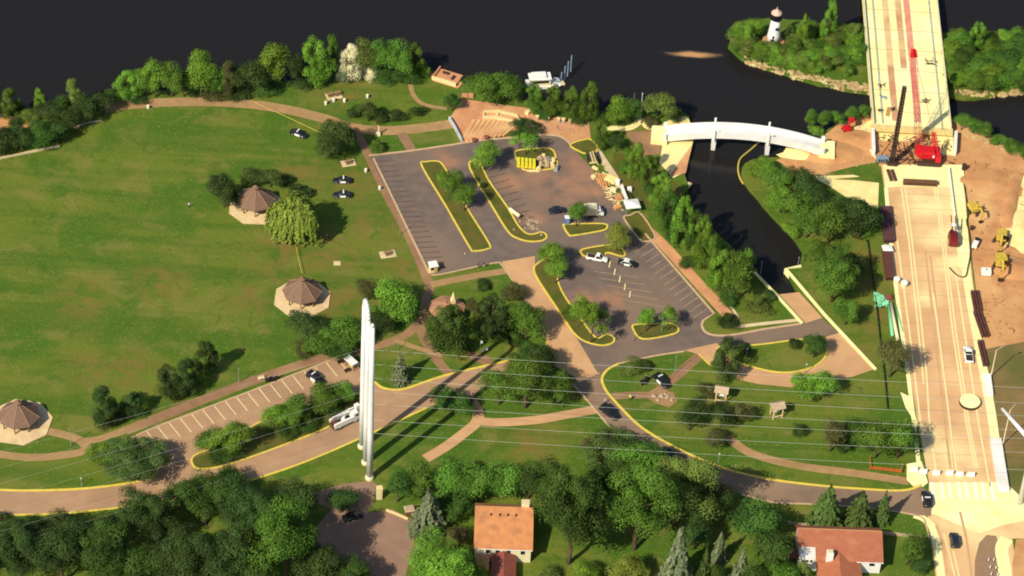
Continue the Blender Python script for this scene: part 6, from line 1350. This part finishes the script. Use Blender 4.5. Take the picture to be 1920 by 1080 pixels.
# pillars along the plaza
for k, x in enumerate((1007, 1027, 1047, 1056, 1069, 1090)):
    y = 224 + (x - 1007) * .105
    t = thing('stone_pillar', '%s low stone pillar from the left along the marina plaza' % ORD[k + 1], 'pillar', G(x, y), -.1, 'low stone pillars along the plaza'); part('shaft', MB().box((0, 0, .55), (.8, .7, 1.1)), STONE, t); part('cap', MB().box((0, 0, 1.16), (.95, .85, .14)), PALEWOOD, t)
PL = [(908, 212), (935, 211), (968, 219), (976, 230), (958, 229), (930, 222), (906, 222)]
pw = thing('planter', 'pale yellow stone planter with two beds on the plaza', 'planter', G(940, 220)); o0 = pw.location
part('rim', ribbon_mb(MB(), [q - o0 for q in W(PL)], .75, 0, .7, True), PALEWOOD, pw); part('rim', ribbon_mb(MB(), [G(935, 211) - o0, G(930, 222) - o0], .6, 0, .66), PALEWOOD, pw); part('soil', MB().prism([q - o0 for q in W(PL)], .0, .35), BRICK, pw)
simple('stone_block', 'pale stone block at the right end of the plaza planter', 'stone', MB().box((0, 0, .5), (2.2, 1.2, 1.0), top=.9), PALEWOOD, G(992, 212), .9)
simple('stone_block', 'pinkish stone block at the upper corner of the plaza', 'stone', MB().box((-.8, 0, .4), (1.5, 1.0, .8)).box((.8, .2, .5), (1.4, 1.0, 1.0)), BRICK, G(877, 182), -.1)
wall('low white crowd barrier along the left edge of the plaza', [(842, 224), (852, 240), (866, 267)], .35, 0, 1.1, mat('barrier_white', (.62, .63, .62), (.35, .42, .52), .5, .6, world=True), 'barrier', 'crowd_barrier')
for k, (x, y, lab) in enumerate(((889, 266, 'dark planter pot left of the two at the plaza edge'), (912, 261, 'dark planter pot right of the two at the plaza edge'))):
    simple('plant_pot', lab, 'plant pot', MB().lathe([(.45, 0), (.7, .9), (.6, .95)], 10), DARKRED, G(x, y))
# ------------------------------------------------------------------ building material on the upper lot
for k in range(5):
    x = 972 + 7.2 * k; y = 309 + .7 * k
    t = thing('pallet_load', '%s yellow wrapped pallet load from the left in the upper lot' % ORD[k + 1], 'pallet', G(x, y, .05), .05, 'yellow wrapped pallet loads')
    part('load', MB().box((0, 0, .95), (.85, 2.6, 1.5), 0, 0, .86), BAGY, t); part('pallet', MB().box((0, 0, .09), (.9, 2.7, .17)), WOOD, t)
    part('strap', MB().box((0, .5, .96), (.88, .1, 1.53), 0, 0, .86), LIME, t)
simple('timber_sheet', 'pale timber sheet at the foot of the yellow loads', 'timber', MB().box((0, 0, .12), (3.2, .7, .24)), PALEWOOD, G(1000, 321, .04), .08)
bq = random.Random(12)
for k, (x, y) in enumerate(((1012, 300), (1020, 296), (1029, 302), (1038, 303), (1015, 311), (1025, 312), (1035, 311), (1043, 318), (1010, 319), (1024, 304))):
    q = MB(); q.box((0, 0, .45), (bq.uniform(1.0, 1.7), bq.uniform(.8, 1.3), .9), 0, 0, bq.uniform(.7, .95)); q.box((.2, .1, 1.05), (.8, .6, .35), .5)
    simple('stone_block', '%s pale block from the left in the heap beside the yellow loads' % ORD[[2, 4, 7, 9, 3, 6, 8, 10, 1, 5][k]], 'stone', q, [STONE, PALEWOOD, GREY, PALEWOOD, STONE][k % 5], G(x, y, .05), bq.uniform(0, 3), 'pale blocks beside the yellow loads')
bs = [((1122, 345), (1118, 330)), ((1127, 350), (1119, 327)), ((1133, 354), (1122, 325)), ((1138, 352), (1128, 328)), ((1143, 349), (1134, 330))]
for k, (a, b) in enumerate(bs):
    pa, pb = G(*a), G(*b); c = (pa + pb) / 2; simple('timber_board', '%s orange timber board from the left in the materials yard' % ORD[k + 1], 'timber', MB().box((0, 0, .2), ((pb - pa).length, .42, .35)), ORANGEWOOD, (c.x, c.y, .05), math.atan2((pb - pa).y, (pb - pa).x), 'orange timber boards in the materials yard')
for k, (x, y, wd, dp, h, lab, M_) in enumerate(((1113, 334, 1.3, .9, .8, 'pale crate at the lower left of the materials yard', PALEWOOD), (1116, 317, 1.8, .7, .5, 'pale stack of boards at the top of the materials yard', PALEWOOD), (1146, 338, 3.0, 2.2, .7, 'tan sand box in the middle of the materials yard', SAND), (1150, 358, 1.6, 1.1, .9, 'cream crate at the lower edge of the materials yard', CREAM),
                                                (1158, 344, 1.1, 1.4, 1.0, 'white crate beside the tan sand box', WHITE), (1180, 358, 1.1, 1.0, 1.1, 'round topped white crate under the channel trees', WHITE), (1160, 372, 1.6, 1.8, .7, 'reddish crate left of the white canopy', BRICK), (1158, 390, 2.0, 1.1, .6, 'orange crate below left of the white canopy', ORANGEWOOD))):
    t = thing('crate', lab, 'crate', G(x, y, .04), -.9 + .2 * k)
    part('box', MB().box((0, 0, h / 2), (wd, dp, h)), M_, t); part('lid', MB().box((0, 0, h + .04), (wd * .9, dp * .9, .08)), M_, t)
pa, pb = G(1175, 376, .6), G(1165, 350, .6)
tag(link('beam', MB().bar(pa, pb, .7, .6).mesh('beam', WHITE)), 'white beam lying above the white canopy', 'beam')
pa, pb = G(1186, 372, .3), G(1172, 350, .3)
tag(link('beam', MB().bar(pa, pb, .35, .3).mesh('beam', DARKSTEEL)), 'dark beam lying right of the white one', 'beam')
cn = thing('canopy_tent', 'white canopy tent at the corner of the materials yard', 'tent', G(1184, 394), .25)
part('canopy', MB().add([(-1.9, -1.7, 2.2), (1.9, -1.7, 2.2), (1.9, 1.7, 2.2), (-1.9, 1.7, 2.2), (0, 0, 2.75), (-1.9, -1.7, 1.9), (1.9, -1.7, 1.9), (1.9, 1.7, 1.9), (-1.9, 1.7, 1.9)], [(0, 1, 4), (1, 2, 4), (2, 3, 4), (3, 0, 4), (5, 6, 1, 0), (6, 7, 2, 1), (7, 8, 3, 2), (8, 5, 0, 3)]), WHITE, cn)
for i in (-1, 1):
    for j in (-1, 1): part('leg', MB().tube((i * 1.8, j * 1.6, 0), (i * 1.8, j * 1.6, 2.1), .06), GREY, cn)
pc = thing('pipe', 'pale concrete pipe lying beside the curved bed of the upper lot', 'pipe', G(966, 399, .5), heading((956, 390), (978, 406))); part('barrel', MB().tube((-2.0, 0, 0), (2.0, 0, 0), .5, .5, 14), CREAM, pc, False); part('rim', MB().tube((1.8, 0, 0), (2.1, 0, 0), .58, .58, 14), RUSTLIGHT, pc)
bx = thing('utility_box', 'tall cream utility box below the white poles', 'utility box', G(711, 934), heading((700, 935), (722, 933))); part('cabinet', MB().box((0, 0, 1.7), (1.3, 1.1, 3.4)), CREAM, bx); part('roof', MB().box((0, 0, 3.45), (1.45, 1.25, .12)), PALEWOOD, bx); part('door', MB().box((0, -.57, 1.5), (1.0, .04, 2.6)), PALEWOOD, bx)
wall('pale kerb wall at the top right of the cul-de-sac', [(724, 957), (745, 965), (765, 974)], .5, 0, .35, PALEWOOD, 'wall', 'garden_wall')
gs = thing('garden_shed', 'brown garden shed right of the cul-de-sac', 'shed', G(768, 964), .3); part('wall', MB().box((0, 0, .9), (2.2, 1.8, 1.8)), RUSTLIGHT, gs); part('roof', MB().box((0, 0, 1.95), (2.5, 2.1, .3), top=.75), STONE, gs)
wall('low field wall along the lower edge of the left hedge', [(-60, 302), (0, 298), (60, 286), (112, 275)], .3, 0, .5, CONC, 'wall', 'garden_wall')
bm = thing('pier', 'long white parapet on the far left of the north path', 'parapet', G(222, 189), heading((204, 194), (241, 187))); part('rail', MB().box((0, 0, .85), (5.2, .35, .25)), CREAM, bm)
for x in (-2.3, 0, 2.3): part('post', MB().box((x, 0, .4), (.3, .3, .8)), CREAM, bm)
tag(link('caution_tape', MB().path([G(x, y, 1.0) for x, y in ((478, 192), (540, 220), (608, 252))], .06, 5).mesh('caution_tape', TAPE)), 'yellow caution tape strung across the grass from the north path', 'tape')
tag(link('caution_tape', MB().path([G(x, y, 1.0) for x, y in ((552, 446), (558, 478), (566, 512))], .06, 5).mesh('caution_tape', TAPE)), 'yellow caution tape between the willow and the middle pavilion', 'tape')
# ------------------------------------------------------------------ people: one skinned body each, clothes by height
def body_mesh():
    J = {'pel': (0, 0, .93), 'sp': (0, .01, 1.15), 'ch': (0, .01, 1.36), 'nk': (0, 0, 1.51), 'hd': (0, .02, 1.62), 'tp': (0, .02, 1.74)}
    E_l = [('pel', 'sp'), ('sp', 'ch'), ('ch', 'nk'), ('nk', 'hd'), ('hd', 'tp')]; Rr = {'pel': .15, 'sp': .14, 'ch': .16, 'nk': .06, 'hd': .10, 'tp': .07}
    for s, n in ((-1, 'l'), (1, 'r')):
        J.update({'hp' + n: (s * .10, 0, .88), 'kn' + n: (s * .12, .03, .48), 'an' + n: (s * .13, -.02, .08), 'to' + n: (s * .14, .14, .04), 'sh' + n: (s * .20, 0, 1.42), 'el' + n: (s * .27, -.03, 1.13), 'wr' + n: (s * .28, .06, .88), 'ha' + n: (s * .28, .09, .79)})
        E_l += [('pel', 'hp' + n), ('hp' + n, 'kn' + n), ('kn' + n, 'an' + n), ('an' + n, 'to' + n), ('ch', 'sh' + n), ('sh' + n, 'el' + n), ('el' + n, 'wr' + n), ('wr' + n, 'ha' + n)]
        Rr.update({'hp' + n: .11, 'kn' + n: .075, 'an' + n: .055, 'to' + n: .045, 'sh' + n: .075, 'el' + n: .055, 'wr' + n: .042, 'ha' + n: .045})
    ks = list(J); me = bpy.data.meshes.new('person'); me.from_pydata([J[k] for k in ks], [(ks.index(a), ks.index(b)) for a, b in E_l], [])
    o = bpy.data.objects.new('person', me); COL.objects.link(o); m_ = o.modifiers.new('skin', 'SKIN')
    for i, k in enumerate(ks): me.skin_vertices[0].data[i].radius = (Rr[k], Rr[k]); me.skin_vertices[0].data[i].use_root = (k == 'pel')
    o.modifiers.new('sub', 'SUBSURF').render_levels = 1; o.modifiers['sub'].levels = 1
    dg = bpy.context.evaluated_depsgraph_get(); ev = bpy.data.meshes.new_from_object(o.evaluated_get(dg)); bpy.data.objects.remove(o); ev.name = 'body'
    ev.polygons.foreach_set('use_smooth', [True] * len(ev.polygons)); return ev
BODY = body_mesh()
def person(label, x, y, rz, top, legs, group=None, z=0.0, vest=None):
    M_ = bpy.data.materials.new('clothed_body'); M_.use_nodes = True; n = M_.node_tree; L = n.links; b = n.nodes['Principled BSDF']; b.inputs['Roughness'].default_value = .85
    tc = n.nodes.new('ShaderNodeTexCoord'); sx = n.nodes.new('ShaderNodeSeparateXYZ'); L.new(tc.outputs['Object'], sx.inputs[0])
    r = n.nodes.new('ShaderNodeValToRGB'); r.color_ramp.interpolation = 'CONSTANT'; L.new(sx.outputs['Z'], r.inputs[0]); e = r.color_ramp.elements
    e[0].position = 0; e[0].color = (.02, .018, .016, 1); e[1].position = .06; e[1].color = (*legs, 1)
    for p_, c_ in ((.93, top), ):
        q = e.new(p_); q.color = (*c_, 1)
    L.new(r.outputs[0], b.inputs['Base Color'])
    o = thing('person', label, 'person', G(x, y, z), rz, group); bd = link('body', BODY, o); bd.material_slots[0].link = 'OBJECT' if bd.material_slots else None
    return o, bd, M_
BODY.materials.append(SKIN)
def put_person(label, x, y, rz, top, legs, hat=HAIR, vest=None):
    o, bd, M_ = person(label, x, y, rz, top, legs); bd.material_slots[0].link = 'OBJECT'; bd.material_slots[0].material = M_
    part('hair', MB().lathe([(.112, 1.62), (.122, 1.70), (.09, 1.79), (.03, 1.82)], 10, (0, .02, 0)), hat, o, True)
    part('face', MB().lathe([(.085, 1.53), (.105, 1.58), (.108, 1.64)], 10, (0, .035, 0)), SKIN, o, True)
    if vest: part('vest', MB().lathe([(.24, .86), (.235, 1.1), (.26, 1.3), (.25, 1.42), (.14, 1.5)], 12), vest, o, True)
    return o
put_person('person in a bright yellow vest standing on the path by the road', 1181, 750, 2.4, (.6, .7, .03), (.03, .035, .05), LIME, LIME)
put_person('person in a white top standing alone on the big field', 355, 389, .6, (.72, .71, .68), (.05, .06, .10))
put_person('person in dark clothes, left of the two at the lot kerb', 897, 502, 2.0, (.02, .022, .03), (.02, .02, .03))
put_person('person in dark clothes, right of the two at the lot kerb', 908, 501, 2.8, (.03, .03, .035), (.35, .28, .2))
put_person('person in a white shirt beside the big black suv', 1134, 757, 1.2, (.72, .71, .68), (.03, .03, .04), CLOTHW)
